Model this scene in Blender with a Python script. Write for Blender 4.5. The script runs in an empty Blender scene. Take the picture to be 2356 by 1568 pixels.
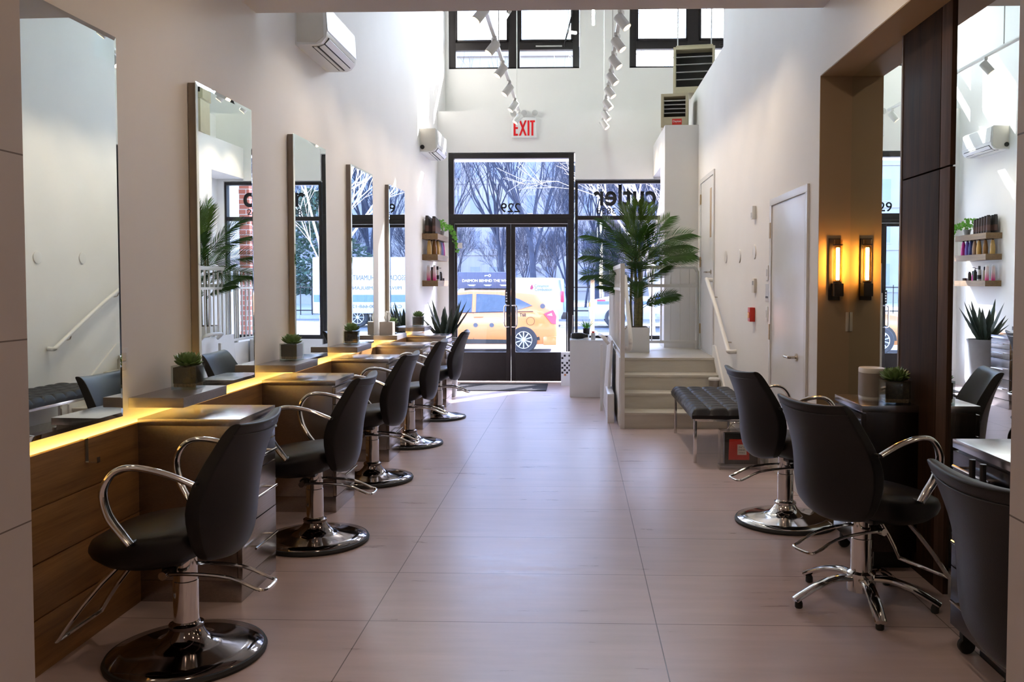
import bpy, bmesh, math, random
from math import sin, cos, pi, radians
from mathutils import Vector, Matrix
C = bpy.context.scene.collection
SC = bpy.context.scene

# ------------------------------------------------------------------ camera
F, W, H = 1967.0, 2356, 1568
cd = bpy.data.cameras.new('camera'); cam = bpy.data.objects.new('camera', cd); C.objects.link(cam)
cam.location = (0, 0, 1.436)
cam.rotation_euler = (radians(90 - 2.2), 0, radians(1.7))
cd.sensor_width = 36.0; cd.lens = F / W * 36.0
cd.shift_x, cd.shift_y = -0.03802, -0.02438
cd.clip_start = 0.05; cd.clip_end = 500
SC.camera = cam

# ------------------------------------------------------------------ sky, sun, exposure
wd = bpy.data.worlds.new('sky'); SC.world = wd; wd.use_nodes = True
wn = wd.node_tree; bgn = wn.nodes['Background']
sky = wn.nodes.new('ShaderNodeTexSky'); sky.sky_type = 'NISHITA'; sky.sun_disc = False
SUN = Vector((-1.0, -1.25, -1.2)).normalized()
sky.sun_elevation = radians(37); sky.sun_rotation = math.atan2(1.0, 1.25)
wn.links.new(sky.outputs[0], bgn.inputs[0]); bgn.inputs[1].default_value = 0.75
sl = bpy.data.lights.new('sun', 'SUN'); sl.energy = 15.0; sl.angle = radians(0.6); sl.color = (1.0, 0.95, 0.88)
so = bpy.data.objects.new('sun', sl); C.objects.link(so); so.rotation_euler = SUN.to_track_quat('-Z', 'Y').to_euler()
so.location = (10, 30, 30)
SC.view_settings.view_transform = 'Standard'; SC.view_settings.look = 'None'
SC.view_settings.gamma = 1.0; SC.view_settings.use_curve_mapping = False
SC.view_settings.exposure = 1.8
cy = SC.cycles
cy.use_denoising = True
cy.max_bounces = 10; cy.diffuse_bounces = 5; cy.glossy_bounces = 6; cy.transmission_bounces = 6; cy.transparent_max_bounces = 24
cy.sample_clamp_indirect = 6.0; cy.caustics_reflective = False; cy.caustics_refractive = False

# ------------------------------------------------------------------ materials
def srgb(r, g, b):
    f = lambda c: c / 12.92 if c <= 0.04045 else ((c + 0.055) / 1.055) ** 2.4
    return (f(r / 255), f(g / 255), f(b / 255), 1)

class NT:
    def __init__(s, name):
        s.m = bpy.data.materials.new(name); s.m.use_nodes = True
        s.t = s.m.node_tree; s.n = s.t.nodes; s.p = s.n.get('Principled BSDF'); s.out = s.n.get('Material Output')
    def node(s, typ, **kw):
        o = s.n.new(typ)
        for k, v in kw.items():
            if k.startswith('i_'): o.inputs[int(k[2:])].default_value = v
            else: setattr(o, k, v)
        return o
    def link(s, a, b): s.t.links.new(a, b)
    def math(s, op, a, b=None):
        o = s.node('ShaderNodeMath', operation=op)
        for i, x in enumerate((a, b)):
            if x is None: continue
            if isinstance(x, (int, float)): o.inputs[i].default_value = x
            else: s.link(x, o.inputs[i])
        return o.outputs[0]
    def mix(s, fac, a, b):
        o = s.node('ShaderNodeMix', data_type='RGBA')
        if isinstance(fac, (int, float)): o.inputs[0].default_value = fac
        else: s.link(fac, o.inputs[0])
        for i, x in ((6, a), (7, b)):
            if isinstance(x, tuple): o.inputs[i].default_value = x
            else: s.link(x, o.inputs[i])
        return o.outputs[2]
    def coords(s, scale=(1, 1, 1), kind='Object'):
        tc = s.node('ShaderNodeTexCoord'); mp = s.node('ShaderNodeMapping'); mp.inputs['Scale'].default_value = scale
        s.link(tc.outputs[kind], mp.inputs[0]); return mp.outputs[0]
    def noise(s, vec, scale=5, detail=4, rough=0.55):
        o = s.node('ShaderNodeTexNoise'); o.inputs['Scale'].default_value = scale; o.inputs['Detail'].default_value = detail
        o.inputs['Roughness'].default_value = rough; s.link(vec, o.inputs['Vector']); return o.outputs['Fac']
    def ramp(s, fac, lo, hi, p0=0.3, p1=0.7):
        r = s.node('ShaderNodeValToRGB'); e = r.color_ramp.elements
        e[0].position, e[1].position = p0, p1; e[0].color, e[1].color = lo, hi
        s.link(fac, r.inputs[0]); return r.outputs[0]
    def bump(s, h, strength=0.1, dist=0.01):
        b = s.node('ShaderNodeBump'); b.inputs['Strength'].default_value = strength; b.inputs['Distance'].default_value = dist
        s.link(h, b.inputs['Height']); s.link(b.outputs[0], s.p.inputs['Normal'])

def pm(name, col, rough=0.5, metal=0.0, spec=0.5, var=0.06, scale=9.0, bump=0.0, bscale=200, stretch=(1, 1, 1), coat=0):
    """principled with a soft procedural colour variation"""
    n = NT(name); c = col
    v = n.noise(n.coords(stretch), scale)
    lo = tuple(max(0, x * (1 - var)) for x in c[:3]) + (1,); hi = tuple(min(1, x * (1 + var)) for x in c[:3]) + (1,)
    n.link(n.ramp(v, lo, hi), n.p.inputs['Base Color'])
    n.p.inputs['Roughness'].default_value = rough; n.p.inputs['Metallic'].default_value = metal
    n.p.inputs['Specular IOR Level'].default_value = spec
    if coat: n.p.inputs['Coat Weight'].default_value = coat; n.p.inputs['Coat Roughness'].default_value = 0.05
    if bump: n.bump(n.noise(n.coords(stretch), bscale, 2), bump, 0.002)
    return n.m

def emit(name, col, strength):
    n = NT(name); e = n.node('ShaderNodeEmission'); e.inputs[0].default_value = col; e.inputs[1].default_value = strength
    n.link(e.outputs[0], n.out.inputs[0]); return n.m

def glassy(name, tint=(1, 1, 1, 1), refl=0.06, rough=0.0):
    """thin clear sheet: straight-through transparency with a fresnel reflection"""
    n = NT(name); t = n.node('ShaderNodeBsdfTransparent'); t.inputs[0].default_value = tint
    g = n.node('ShaderNodeBsdfGlossy'); g.inputs['Roughness'].default_value = rough
    lw = n.node('ShaderNodeLayerWeight'); lw.inputs[0].default_value = 0.25
    f = n.math('ADD', n.math('MULTIPLY', lw.outputs['Fresnel'], 0.5), refl)
    mx = n.node('ShaderNodeMixShader'); n.link(f, mx.inputs[0]); n.link(t.outputs[0], mx.inputs[1]); n.link(g.outputs[0], mx.inputs[2])
    n.link(mx.outputs[0], n.out.inputs[0]); return n.m

def wood(name, dark, light, axis=1, rough=0.45, grain=1.0, seams=None):
    n = NT(name); st = [14 * grain] * 3; st[axis] = 0.9 * grain
    a = n.noise(n.coords(tuple(st)), 1.6, 8, 0.65)
    st2 = [60 * grain] * 3; st2[axis] = 2.0
    b = n.noise(n.coords(tuple(st2)), 2.0, 3)
    col = n.ramp(n.math('ADD', n.math('MULTIPLY', a, 0.75), n.math('MULTIPLY', b, 0.25)), dark, light, 0.32, 0.68)
    n.link(col, n.p.inputs['Base Color']); n.p.inputs['Roughness'].default_value = rough
    n.bump(b, 0.12, 0.002); return n.m

def tiled(name, base, grout, per, off, axes, width, rough=0.35, streak=(1.2, 9, 1), var=0.10, spec=0.5):
    """large slabs with thin joints and long soft streaks"""
    n = NT(name); tc = n.node('ShaderNodeTexCoord'); sp = n.node('ShaderNodeSeparateXYZ'); n.link(tc.outputs['Object'], sp.inputs[0])
    msk = None
    for ax, p, o in zip(axes, per, off):
        u = n.math('ADD', n.math('MULTIPLY', sp.outputs[ax], 1 / p), -o / p)
        d = n.math('ABSOLUTE', n.math('SUBTRACT', n.math('FRACT', n.math('ADD', u, 0.5)), 0.5))
        k = n.math('LESS_THAN', d, width / p / 2)
        msk = k if msk is None else n.math('MAXIMUM', msk, k)
    v1 = n.noise(n.coords(streak), 1.3, 6, 0.6); v2 = n.noise(n.coords((1, 1, 1)), 0.8, 3)
    lo = tuple(x * (1 - var) for x in base[:3]) + (1,); hi = tuple(min(1, x * (1 + var)) for x in base[:3]) + (1,)
    c = n.ramp(n.math('ADD', n.math('MULTIPLY', v1, 0.7), n.math('MULTIPLY', v2, 0.3)), lo, hi, 0.35, 0.65)
    n.link(n.mix(msk, c, grout), n.p.inputs['Base Color'])
    n.link(n.math('ADD', n.math('MULTIPLY', v1, 0.16), rough - 0.08), n.p.inputs['Roughness'])
    n.p.inputs['Specular IOR Level'].default_value = spec
    return n.m

M = {}
M['wall'] = pm('white_paint', (0.84, 0.83, 0.81, 1), 0.6, var=0.015, scale=2, bump=0.05, bscale=90)
M['ceil'] = pm('ceiling_paint', (0.74, 0.70, 0.68, 1), 0.8, var=0.015, scale=2)
M['taupe'] = pm('taupe_paint', (0.44, 0.33, 0.21, 1), 0.65, var=0.03, scale=2)
M['floor'] = tiled('porcelain_floor', (0.585, 0.468, 0.462, 1), (0.16, 0.12, 0.11, 1), (1.22, 0.607), (-0.881, 3.565), (0, 1), 0.0045, 0.30)
M['pillar'] = tiled('stone_cladding', (0.52, 0.475, 0.46, 1), (0.15, 0.12, 0.11, 1), (0.4585,), (0.837,), (2,), 0.004, 0.5, (3, 3, 3), 0.04)
M['pillar_r'] = tiled('stone_cladding_wide', (0.52, 0.475, 0.46, 1), (0.15, 0.12, 0.11, 1), (0.811,), (0.938,), (2,), 0.004, 0.5, (3, 3, 3), 0.04)
M['oak'] = wood('oak_boards', (0.15, 0.066, 0.018, 1), (0.36, 0.185, 0.058, 1), 1, 0.42)
M['walnut'] = wood('dark_walnut', (0.010, 0.005, 0.003, 1), (0.060, 0.026, 0.012, 1), 2, 0.6)
M['walnut2'] = wood('brown_walnut', (0.045, 0.024, 0.016, 1), (0.13, 0.075, 0.052, 1), 2, 0.6)
for k_ in ('walnut', 'walnut2'): M[k_].node_tree.nodes['Principled BSDF'].inputs['Specular IOR Level'].default_value = 0.12
M['shelfwood'] = wood('shelf_oak', (0.13, 0.075, 0.032, 1), (0.30, 0.19, 0.09, 1), 1, 0.5)
M['stake'] = wood('pine_stake', (0.45, 0.25, 0.13, 1), (0.62, 0.38, 0.22, 1), 2, 0.7)
M['stair'] = pm('pale_stair_wood', (0.62, 0.59, 0.52, 1), 0.45, var=0.07, scale=2.5, stretch=(1, 8, 8))
M['mirror'] = pm('mirror_silver', (0.85, 0.94, 0.93, 1), 0.0, 1.0, var=0.0)
M['mframe'] = pm('mirror_edge_grey', (0.22, 0.19, 0.175, 1), 0.5)
M['leather'] = pm('black_leather', (0.006, 0.005, 0.0065, 1), 0.40, spec=0.34, bump=0.25, bscale=420)
M['chrome'] = pm('chrome', (0.72, 0.71, 0.70, 1), 0.10, 1.0, var=0.02)
M['dchrome'] = pm('dark_chrome', (0.17, 0.145, 0.14, 1), 0.09, 1.0, var=0.02)
M['rubber'] = pm('black_rubber', (0.012, 0.012, 0.013, 1), 0.6)
M['steel'] = pm('brushed_steel', (0.40, 0.36, 0.335, 1), 0.27, 1.0, var=0.10, scale=3, stretch=(30, 1, 60))
M['darksteel'] = pm('dark_bronze_steel', (0.10, 0.085, 0.08, 1), 0.25, 1.0, var=0.15, scale=3, stretch=(30, 1, 60))
M['steeltop'] = pm('steel_worktop', (0.50, 0.49, 0.50, 1), 0.20, 1.0, var=0.05, scale=4, stretch=(40, 2, 2))
M['shelfsteel'] = pm('shelf_laminate', (0.33, 0.30, 0.29, 1), 0.33, 0.7, var=0.06, scale=3, stretch=(2, 30, 30))
M['black'] = pm('black_frame_metal', (0.018, 0.014, 0.014, 1), 0.42, 0.2, var=0.15, scale=30)
M['blackp'] = pm('black_plastic', (0.012, 0.012, 0.013, 1), 0.35)
M['white'] = pm('white_lacquer', (0.80, 0.81, 0.81, 1), 0.25, var=0.01)
M['whitep'] = pm('white_plastic', (0.80, 0.80, 0.78, 1), 0.35, var=0.01)
M['offwhite'] = pm('offwhite_metal', (0.70, 0.67, 0.60, 1), 0.45, var=0.03)
M['rail'] = pm('white_rail_paint', (0.78, 0.77, 0.74, 1), 0.35, var=0.01)
M['beige'] = pm('beige_heater_metal', (0.50, 0.44, 0.30, 1), 0.45, 0.1, var=0.05)
M['dark'] = pm('dark_void', (0.02, 0.018, 0.016, 1), 0.7)
M['grey'] = pm('grey_plastic', (0.30, 0.30, 0.30, 1), 0.5)
M['lgrey'] = pm('light_grey_metal', (0.55, 0.55, 0.54, 1), 0.4, 0.3)
M['red'] = pm('red_enamel', (0.62, 0.035, 0.02, 1), 0.35)
M['redsign'] = pm('red_sign_ink', (0.80, 0.0, 0.005, 1), 0.5, var=0.0)
M['brass'] = pm('brass_hinge', (0.45, 0.34, 0.20, 1), 0.3, 1.0)
M['nickel'] = pm('nickel', (0.60, 0.55, 0.48, 1), 0.2, 1.0)
M['glass'] = glassy('window_glass', (0.875, 0.89, 0.99, 1), 0.02)
M['clear'] = glassy('clear_window_glass', (0.99, 0.995, 1, 1), 0.015)
M['jar'] = glassy('jar_glass', (0.95, 0.975, 0.965, 1), 0.04)
M['acryl'] = glassy('clear_acrylic', (0.97, 0.965, 0.955, 1), 0.025)
M['amber'] = glassy('amber_tube_glass', (1.0, 0.80, 0.50, 1), 0.04)
M['soil'] = pm('moss_and_soil', (0.055, 0.040, 0.018, 1), 0.9, var=0.5, scale=60, bump=0.6, bscale=80)
M['pebble'] = pm('pebbles', (0.30, 0.22, 0.13, 1), 0.7, var=0.5, scale=90, bump=0.6, bscale=90)
M['succ'] = pm('succulent_leaf', (0.17, 0.29, 0.10, 1), 0.45, var=0.25, scale=25)
M['palm'] = pm('palm_leaf', (0.032, 0.088, 0.012, 1), 0.5, spec=0.25, var=0.45, scale=5)
M['palmy'] = pm('palm_young_leaf', (0.085, 0.160, 0.022, 1), 0.5, spec=0.25, var=0.35, scale=5)
M['cane'] = pm('palm_cane', (0.14, 0.13, 0.045, 1), 0.6, var=0.4, scale=14, stretch=(1, 1, 3))
M['agave'] = pm('agave_leaf', (0.045, 0.075, 0.055, 1), 0.5, var=0.3, scale=10)
M['ivy'] = pm('ivy_leaf', (0.14, 0.42, 0.045, 1), 0.4, var=0.35, scale=30)
M['grass'] = pm('spiky_leaf', (0.16, 0.45, 0.08, 1), 0.45, var=0.3, scale=15)
M['mat'] = pm('entrance_mat', (0.022, 0.021, 0.022, 1), 0.95, var=0.3, scale=120, bump=0.5, bscale=300)
M['tissue'] = pm('tissue_paper', (0.85, 0.86, 0.86, 1), 0.8)
M['label'] = pm('paper_label', (0.80, 0.78, 0.74, 1), 0.7)
M['speaker'] = pm('speaker_mesh', (0.33, 0.29, 0.26, 1), 0.55, 0.2, bump=0.4, bscale=500)
M['led'] = emit('led_strip_glow', (1.0, 0.62, 0.13, 1), 58.0)
M['filament'] = emit('filament_glow', (1.0, 0.50, 0.12, 1), 34.0)
M['spotglow'] = emit('spot_lens_glow', (1.0, 0.72, 0.42, 1), 2.5)
M['fillglow'] = emit('added_fill_glow', (1.0, 0.76, 0.54, 1), 25.0)  # glow of the added downlights that fill the near room
M['tubeglow'] = emit('tube_lamp_glow', (0.82, 1.0, 0.94, 1), 105.0)
M['tubedim'] = emit('dim_tube_glow', (0.9, 1.0, 0.96, 1), 2.0)
M['asphalt'] = pm('asphalt', (0.13, 0.13, 0.14, 1), 0.9, var=0.15, scale=2)
M['walk'] = tiled('sidewalk_concrete', (0.34, 0.33, 0.33, 1), (0.18, 0.18, 0.18, 1), (1.5, 1.5), (0, 0), (0, 1), 0.02, 0.9)
M['taxi'] = pm('taxi_yellow', (0.56, 0.195, 0.050, 1), 0.3, var=0.03, coat=0.6)
M['carwhite'] = pm('vehicle_white', (0.46, 0.46, 0.47, 1), 0.3, var=0.01, coat=0.5)
M['carglass'] = pm('vehicle_glass', (0.07, 0.09, 0.12, 1), 0.06, var=0.1)
M['tyre'] = pm('tyre', (0.03, 0.03, 0.035, 1), 0.8)
M['alloy'] = pm('alloy_rim', (0.62, 0.63, 0.65, 1), 0.3, 0.6)
M['tail'] = pm('tail_light_red', (0.60, 0.03, 0.08, 1), 0.2)
M['orange'] = pm('orange_indicator', (0.85, 0.30, 0.02, 1), 0.25)
M['blueband'] = pm('blue_livery', (0.10, 0.17, 0.42, 1), 0.35)
M['adboard'] = pm('roof_ad_board', (0.045, 0.055, 0.11, 1), 0.5)
M['ink'] = pm('black_vinyl', (0.006, 0.006, 0.007, 1), 0.5, var=0)
M['inkg'] = pm('grey_vinyl', (0.07, 0.075, 0.10, 1), 0.5, var=0)
M['whitev'] = pm('white_vinyl', (0.85, 0.85, 0.86, 1), 0.5, var=0)
M['maroon'] = pm('maroon_vinyl', (0.30, 0.02, 0.06, 1), 0.5, var=0)
M['bark'] = pm('haze_blue_bark', (0.035, 0.040, 0.065, 1), 0.9, var=0.25, scale=6)  # blue of distance haze is put into the bark colour
M['palebark'] = pm('pale_bark', (0.55, 0.50, 0.46, 1), 0.85, var=0.2, scale=8)
M['stone'] = pm('pale_facade_stone', (0.32, 0.30, 0.31, 1), 0.85, var=0.06, scale=0.6)
M['stoneb'] = pm('buff_facade_brick', (0.30, 0.27, 0.28, 1), 0.9, var=0.10, scale=0.8)
M['winglass'] = pm('facade_window_glass', (0.16, 0.18, 0.25, 1), 0.3)
M['yew'] = pm('evergreen_leaf', (0.05, 0.085, 0.06, 1), 0.8, var=0.4, scale=3)
def brickmat():
    n = NT('red_brick'); b = n.node('ShaderNodeTexBrick'); b.inputs['Scale'].default_value = 4.0
    b.inputs['Color1'].default_value = (0.42, 0.12, 0.07, 1); b.inputs['Color2'].default_value = (0.52, 0.17, 0.10, 1)
    b.inputs['Mortar'].default_value = (0.6, 0.55, 0.5, 1); b.inputs['Mortar Size'].default_value = 0.03
    b.inputs['Brick Width'].default_value = 0.9; b.inputs['Row Height'].default_value = 0.32
    tc = n.node('ShaderNodeTexCoord'); sp = n.node('ShaderNodeSeparateXYZ'); cb = n.node('ShaderNodeCombineXYZ'); n.link(tc.outputs['Object'], sp.inputs[0])
    n.link(n.math('ADD', sp.outputs[0], sp.outputs[1]), cb.inputs[0]); n.link(sp.outputs[2], cb.inputs[1]); n.link(cb.outputs[0], b.inputs[0]); n.link(b.outputs[0], n.p.inputs['Base Color'])
    n.p.inputs['Roughness'].default_value = 0.9; return n.m
M['brick'] = brickmat()

# ------------------------------------------------------------------ mesh helpers
class MB:
    """collects shapes into one mesh"""
    def __init__(s): s.bm = bmesh.new()
    def box(s, x0, x1, y0, y1, z0, z1, bev=0.0, seg=2):
        b = s.bm
        v = [b.verts.new(p) for p in ((x0,y0,z0),(x1,y0,z0),(x1,y1,z0),(x0,y1,z0),(x0,y0,z1),(x1,y0,z1),(x1,y1,z1),(x0,y1,z1))]
        fs = [b.faces.new([v[i] for i in q]) for q in ((3,2,1,0),(4,5,6,7),(0,1,5,4),(1,2,6,5),(2,3,7,6),(3,0,4,7))]
        if bev > 0:
            es = list({e for f in fs for e in f.edges})
            bmesh.ops.bevel(b, geom=es, offset=bev, segments=seg, profile=0.7, affect='EDGES')
        return s
    def loft(s, rings, cap0=True, cap1=True, close=True):
        b = s.bm; R = [[b.verts.new(p) for p in r] for r in rings]; n = len(R[0])
        for a, c in zip(R, R[1:]):
            for i in range(n if close else n - 1):
                j = (i + 1) % n
                try: b.faces.new((a[i], a[j], c[j], c[i]))
                except ValueError: pass
        if cap0: b.faces.new(list(reversed(R[0])))
        if cap1: b.faces.new(R[-1])
        return s
    def lathe(s, prof, c=(0, 0, 0), n=32, axis='z', cap0=True, cap1=True):
        rings = []
        for r, h in prof:
            ring = []
            for i in range(n):
                a = 2 * pi * i / n; u, v = max(r, 1e-4) * cos(a), max(r, 1e-4) * sin(a)
                p = {'z': (u, v, h), 'y': (v, h, u), 'x': (h, u, v)}[axis]
                ring.append((c[0] + p[0], c[1] + p[1], c[2] + p[2]))
            rings.append(ring)
        return s.loft(rings, cap0, cap1)
    def cyl(s, c, r, h, n=24, axis='z', bev=0.0):
        if bev: return s.lathe([(r - bev, 0), (r, bev), (r, h - bev), (r - bev, h)], c, n, axis)
        return s.lathe([(r, 0), (r, h)], c, n, axis)
    def tube(s, pts, r, n=8, smooth=0, ry=None, up=(0, 0, 1), radii=None):
        """swept round or elliptical bar (r across, ry along the frame normal)"""
        P = [Vector(p) for p in pts]
        if smooth:
            Q = []
            for i in range(len(P) - 1):
                a, b_, c_, d = P[max(i - 1, 0)], P[i], P[i + 1], P[min(i + 2, len(P) - 1)]
                for k in range(smooth):
                    t = k / smooth
                    Q.append(0.5 * ((2 * b_) + (c_ - a) * t + (2 * a - 5 * b_ + 4 * c_ - d) * t * t + (3 * b_ - a - 3 * c_ + d) * t ** 3))
            if radii: radii = [radii[min(i // smooth, len(radii) - 2)] * (1 - (i % smooth) / smooth) + radii[min(i // smooth + 1, len(radii) - 1)] * ((i % smooth) / smooth) for i in range(len(Q))] + [radii[-1]]
            P = Q + [P[-1]]
        rings = []; nrm = Vector(up)
        for i, p in enumerate(P):
            t = (P[min(i + 1, len(P) - 1)] - P[max(i - 1, 0)]).normalized()
            q = nrm - t * nrm.dot(t)
            if q.length < 1e-4: q = t.orthogonal()
            nrm = q.normalized(); bi = t.cross(nrm); rr = radii[i] if radii else 1.0
            a_, b2 = r * rr, (ry if ry else r) * rr
            rings.append([p + bi * (a_ * cos(2 * pi * k / n)) + nrm * (b2 * sin(2 * pi * k / n)) for k in range(n)])
        return s.loft(rings)
    def prism(s, poly, h0, h1, axis='y'):
        """polygon extruded along an axis; poly is (a, b) in the other two axes"""
        f = {'y': lambda a, b, h: (a, h, b), 'x': lambda a, b, h: (h, a, b), 'z': lambda a, b, h: (a, b, h)}[axis]
        r0 = [f(a, b, h0) for a, b in poly]; r1 = [f(a, b, h1) for a, b in poly]
        return s.loft([r0, r1])
    def sphere(s, c, r, n=16, m=10, sc=(1, 1, 1)):
        rings = []
        for j in range(m + 1):
            th = pi * j / m; rr = max(sin(th), 1e-3) * r
            rings.append([(c[0] + rr * cos(2 * pi * i / n) * sc[0], c[1] + rr * sin(2 * pi * i / n) * sc[1], c[2] - cos(th) * r * sc[2]) for i in range(n)])
        return s.loft(rings)
    def quadstrip(s, L, R):
        b = s.bm; a = [b.verts.new(p) for p in L]; c = [b.verts.new(p) for p in R]
        for i in range(len(a) - 1): b.faces.new((a[i], a[i + 1], c[i + 1], c[i]))
        return s
    def xf(s, m): bmesh.ops.transform(s.bm, matrix=m, verts=s.bm.verts); return s
    def mesh(s, name, mats, smooth=35):
        bmesh.ops.recalc_face_normals(s.bm, faces=s.bm.faces)
        me = bpy.data.meshes.new(name); s.bm.to_mesh(me); s.bm.free()
        for m in (mats if isinstance(mats, (list, tuple)) else [mats]): me.materials.append(M[m] if isinstance(m, str) else m)
        if smooth:
            me.shade_smooth(); me.set_sharp_from_angle(angle=radians(smooth))
        return me
    def build(s, name, mats, parent=None, smooth=35, loc=None):
        o = bpy.data.objects.new(name, s.mesh(name, mats, smooth)); C.objects.link(o)
        if parent: o.parent = parent
        if loc: o.location = loc
        return o

def B(x0, x1, y0, y1, z0, z1, bev=0.0): return MB().box(x0, x1, y0, y1, z0, z1, bev)

def tag(o, label, cat, group=None, kind=None):
    o['label'] = label; o['category'] = cat
    if group: o['group'] = group
    if kind: o['kind'] = kind
    return o
def thing(name, label, cat, loc=(0, 0, 0), rotz=0.0, group=None):
    o = bpy.data.objects.new(name, None); C.objects.link(o); o.empty_display_size = 0.1
    o.location = loc; o.rotation_euler = (0, 0, rotz); return tag(o, label, cat, group)
def struct(o, label=None, cat=None):
    o['kind'] = 'structure'
    if label: o['label'] = label
    if cat: o['category'] = cat
    return o
def copy_tree(o, parent=None, skip=()):
    c = o.copy(); C.objects.link(c); c.parent = parent
    for ch in list(o.children):
        if ch.name.split('.')[0] not in skip: copy_tree(ch, c, skip)
    return c
def dup(root, loc, rotz, label, group=None):
    c = copy_tree(root); c.location = loc; c.rotation_euler = (0, 0, rotz); c['label'] = label
    if group: c['group'] = group
    return c

def lettering(name, text, mat, w, h, parent, loc, rot, depth=0.002, bold=0.0):
    """built-in font turned to mesh and fitted to w x h"""
    cu = bpy.data.curves.new('lettering', 'FONT'); cu.body = text; cu.align_x = 'CENTER'; cu.extrude = 0.0; cu.offset = bold
    t = bpy.data.objects.new('lettering', cu); C.objects.link(t)
    me = bpy.data.meshes.new_from_object(t.evaluated_get(bpy.context.evaluated_depsgraph_get()))
    bpy.data.objects.remove(t); bpy.data.curves.remove(cu)
    xs = [v.co.x for v in me.vertices]; ys = [v.co.y for v in me.vertices]
    cx, cy_, sw, sh = (min(xs) + max(xs)) / 2, (min(ys) + max(ys)) / 2, max(xs) - min(xs), max(ys) - min(ys)
    for v in me.vertices: v.co = ((v.co.x - cx) * w / sw, (v.co.y - cy_) * h / sh, 0)
    bm = bmesh.new(); bm.from_mesh(me)
    g = bmesh.ops.extrude_face_region(bm, geom=list(bm.faces))
    bmesh.ops.translate(bm, vec=(0, 0, depth), verts=[e for e in g['geom'] if isinstance(e, bmesh.types.BMVert)])
    bm.to_mesh(me); bm.free(); me.materials.clear(); me.materials.append(M[mat])
    o = bpy.data.objects.new(name, me); C.objects.link(o); o.parent = parent; o.location = loc; o.rotation_euler = rot
    return o
IN = (pi / 2, 0, 0)            # reads from inside the shop (faces -y)
OUT = (pi / 2, 0, pi)          # reads from the street (faces +y)
TOX = (pi / 2, 0, -pi / 2)     # faces -x
ORD = ['first', 'second', 'third', 'fourth', 'fifth', 'sixth', 'seventh', 'eighth', 'ninth', 'tenth']

# ------------------------------------------------------------------ the room
XL, XR, XN = -2.0, 1.51, 1.705         # wall planes: mirror side, stair side, niche mirrors
YN, YC = 5.40, 5.35                   # niche end, low ceiling edge
struct(B(-2.3, 2.2, -2.2, 12.6, -0.1, 0).build('floor', 'floor', smooth=0))
struct(B(-2.2, XL, -2.2, 13.4, 0, 7).build('wall_left', 'wall', smooth=0))
m = MB(); m.box(XR, 1.95, YN, 8.95, 0, 7); m.box(XR, 1.95, 8.95, 13.1, 0, 3.87)
struct(m.build('wall_right', 'wall', smooth=0))
struct(B(XN + 0.03, 1.95, -2.2, YN, 0, 3.12).build('wall_niche', 'taupe', smooth=0))
struct(B(XR + 0.0015, XN + 0.03, YN - 0.004, YN, 0, 2.72).build('trim_2', 'taupe', smooth=0))
struct(B(XR, XN + 0.03, 1.85, YN, 2.72, 3.12).build('wall_header', 'wall', smooth=0))
struct(B(XR + 0.002, XN + 0.03, 1.85, YN - 0.005, 2.715, 2.72).build('trim_3', 'taupe', smooth=0))
m = MB(); m.box(1.95, 3.5, 8.95, 9.15, 3.87, 7); m.box(3.4, 3.6, 9.15, 13.3, 3.6, 7); m.box(1.95, 3.4, 9.15, 13.1, 3.7, 3.86)
struct(m.build('wall_upper', 'wall', smooth=0))
struct(B(-2.2, 2.2, -2.4, -2.2, 0, 3.3).build('wall_back', 'wall', smooth=0))
struct(B(-2.0, 1.95, -2.2, YC, 3.12, 3.32).build('ceiling', 'ceil', smooth=0))
struct(B(-2.0, 1.51, YC - 0.2, YC, 3.32, 7).build('wall_mezzanine', 'wall', smooth=0))
struct(B(-2.2, 3.6, YC - 0.2, 13.4, 7, 7.2).build('ceiling_upper', 'wall', smooth=0))
# front wall: lower thick part with door and window openings, set-back upper part
YF = 12.33
m = MB()
m.box(XL, -1.845, YF, YF + 0.3, 0, 3.31)
m.box(XL, 1.95, YF, 13.3, 3.31, 3.9)
m.box(-0.02, 1.95, YF, YF + 0.3, 2.92, 3.31); m.box(-0.02, 1.1, YF - 0.03, YF, 2.92, 3.4)
m.box(-0.02, 1.95, YF, YF + 0.3, 0, 0.62); m.box(1.41, 1.95, YF, YF + 0.3, 0.62, 2.92)
YU = 13.1; wz0, wz1 = 4.69, 6.3
for x0, x1 in ((XL - 0.1, -1.945), (0.045, 0.80), (2.75, 3.5)): m.box(x0, x1, YU, YU + 0.2, wz0, wz1)
m.box(XL - 0.1, 3.5, YU, YU + 0.2, 3.9, wz0); m.box(XL - 0.1, 3.5, YU, YU + 0.2, wz1, 7)
struct(m.build('wall_front', 'wall', smooth=0))
m = MB(); m.box(1.095, XR, 10.7, 11.25, 0.0, 2.95); m.box(1.095, XR, 10.7, YF - 0.032, 2.95, 3.39)
struct(m.build('wall_partition', 'wall', smooth=0))
struct(B(XL, -1.376, 1.2, 2.1, 0, 3.12).build('pillar_left', 'pillar', smooth=0))
struct(B(0.932, XN + 0.03, 1.0, 1.85, 0, 3.12).build('pillar_right', 'pillar_r', smooth=0))
struct(B(XR - 0.012, XR, YN, 5.56, 0, 0.07).build('baseboard_right', 'stair', smooth=0))
struct(B(XR - 0.012, XR, 6.76, 8.43, 0, 0.07).build('baseboard_stair', 'stair', smooth=0))

# oak wainscot of four boards along the mirror wall
m = MB()
for z0, z1 in ((0.0, 0.205), (0.211, 0.408), (0.414, 0.611), (0.617, 0.81)): m.box(XL + 0.012, -1.965, 2.1, 11.0, z0, z1, 0.002)
m.box(XL, -1.972, 2.1, 11.0, 0, 0.74)
o = struct(m.build('trim_1', 'oak'), 'oak board wainscot with dark joints running along the mirror wall', 'wall panelling')

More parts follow.
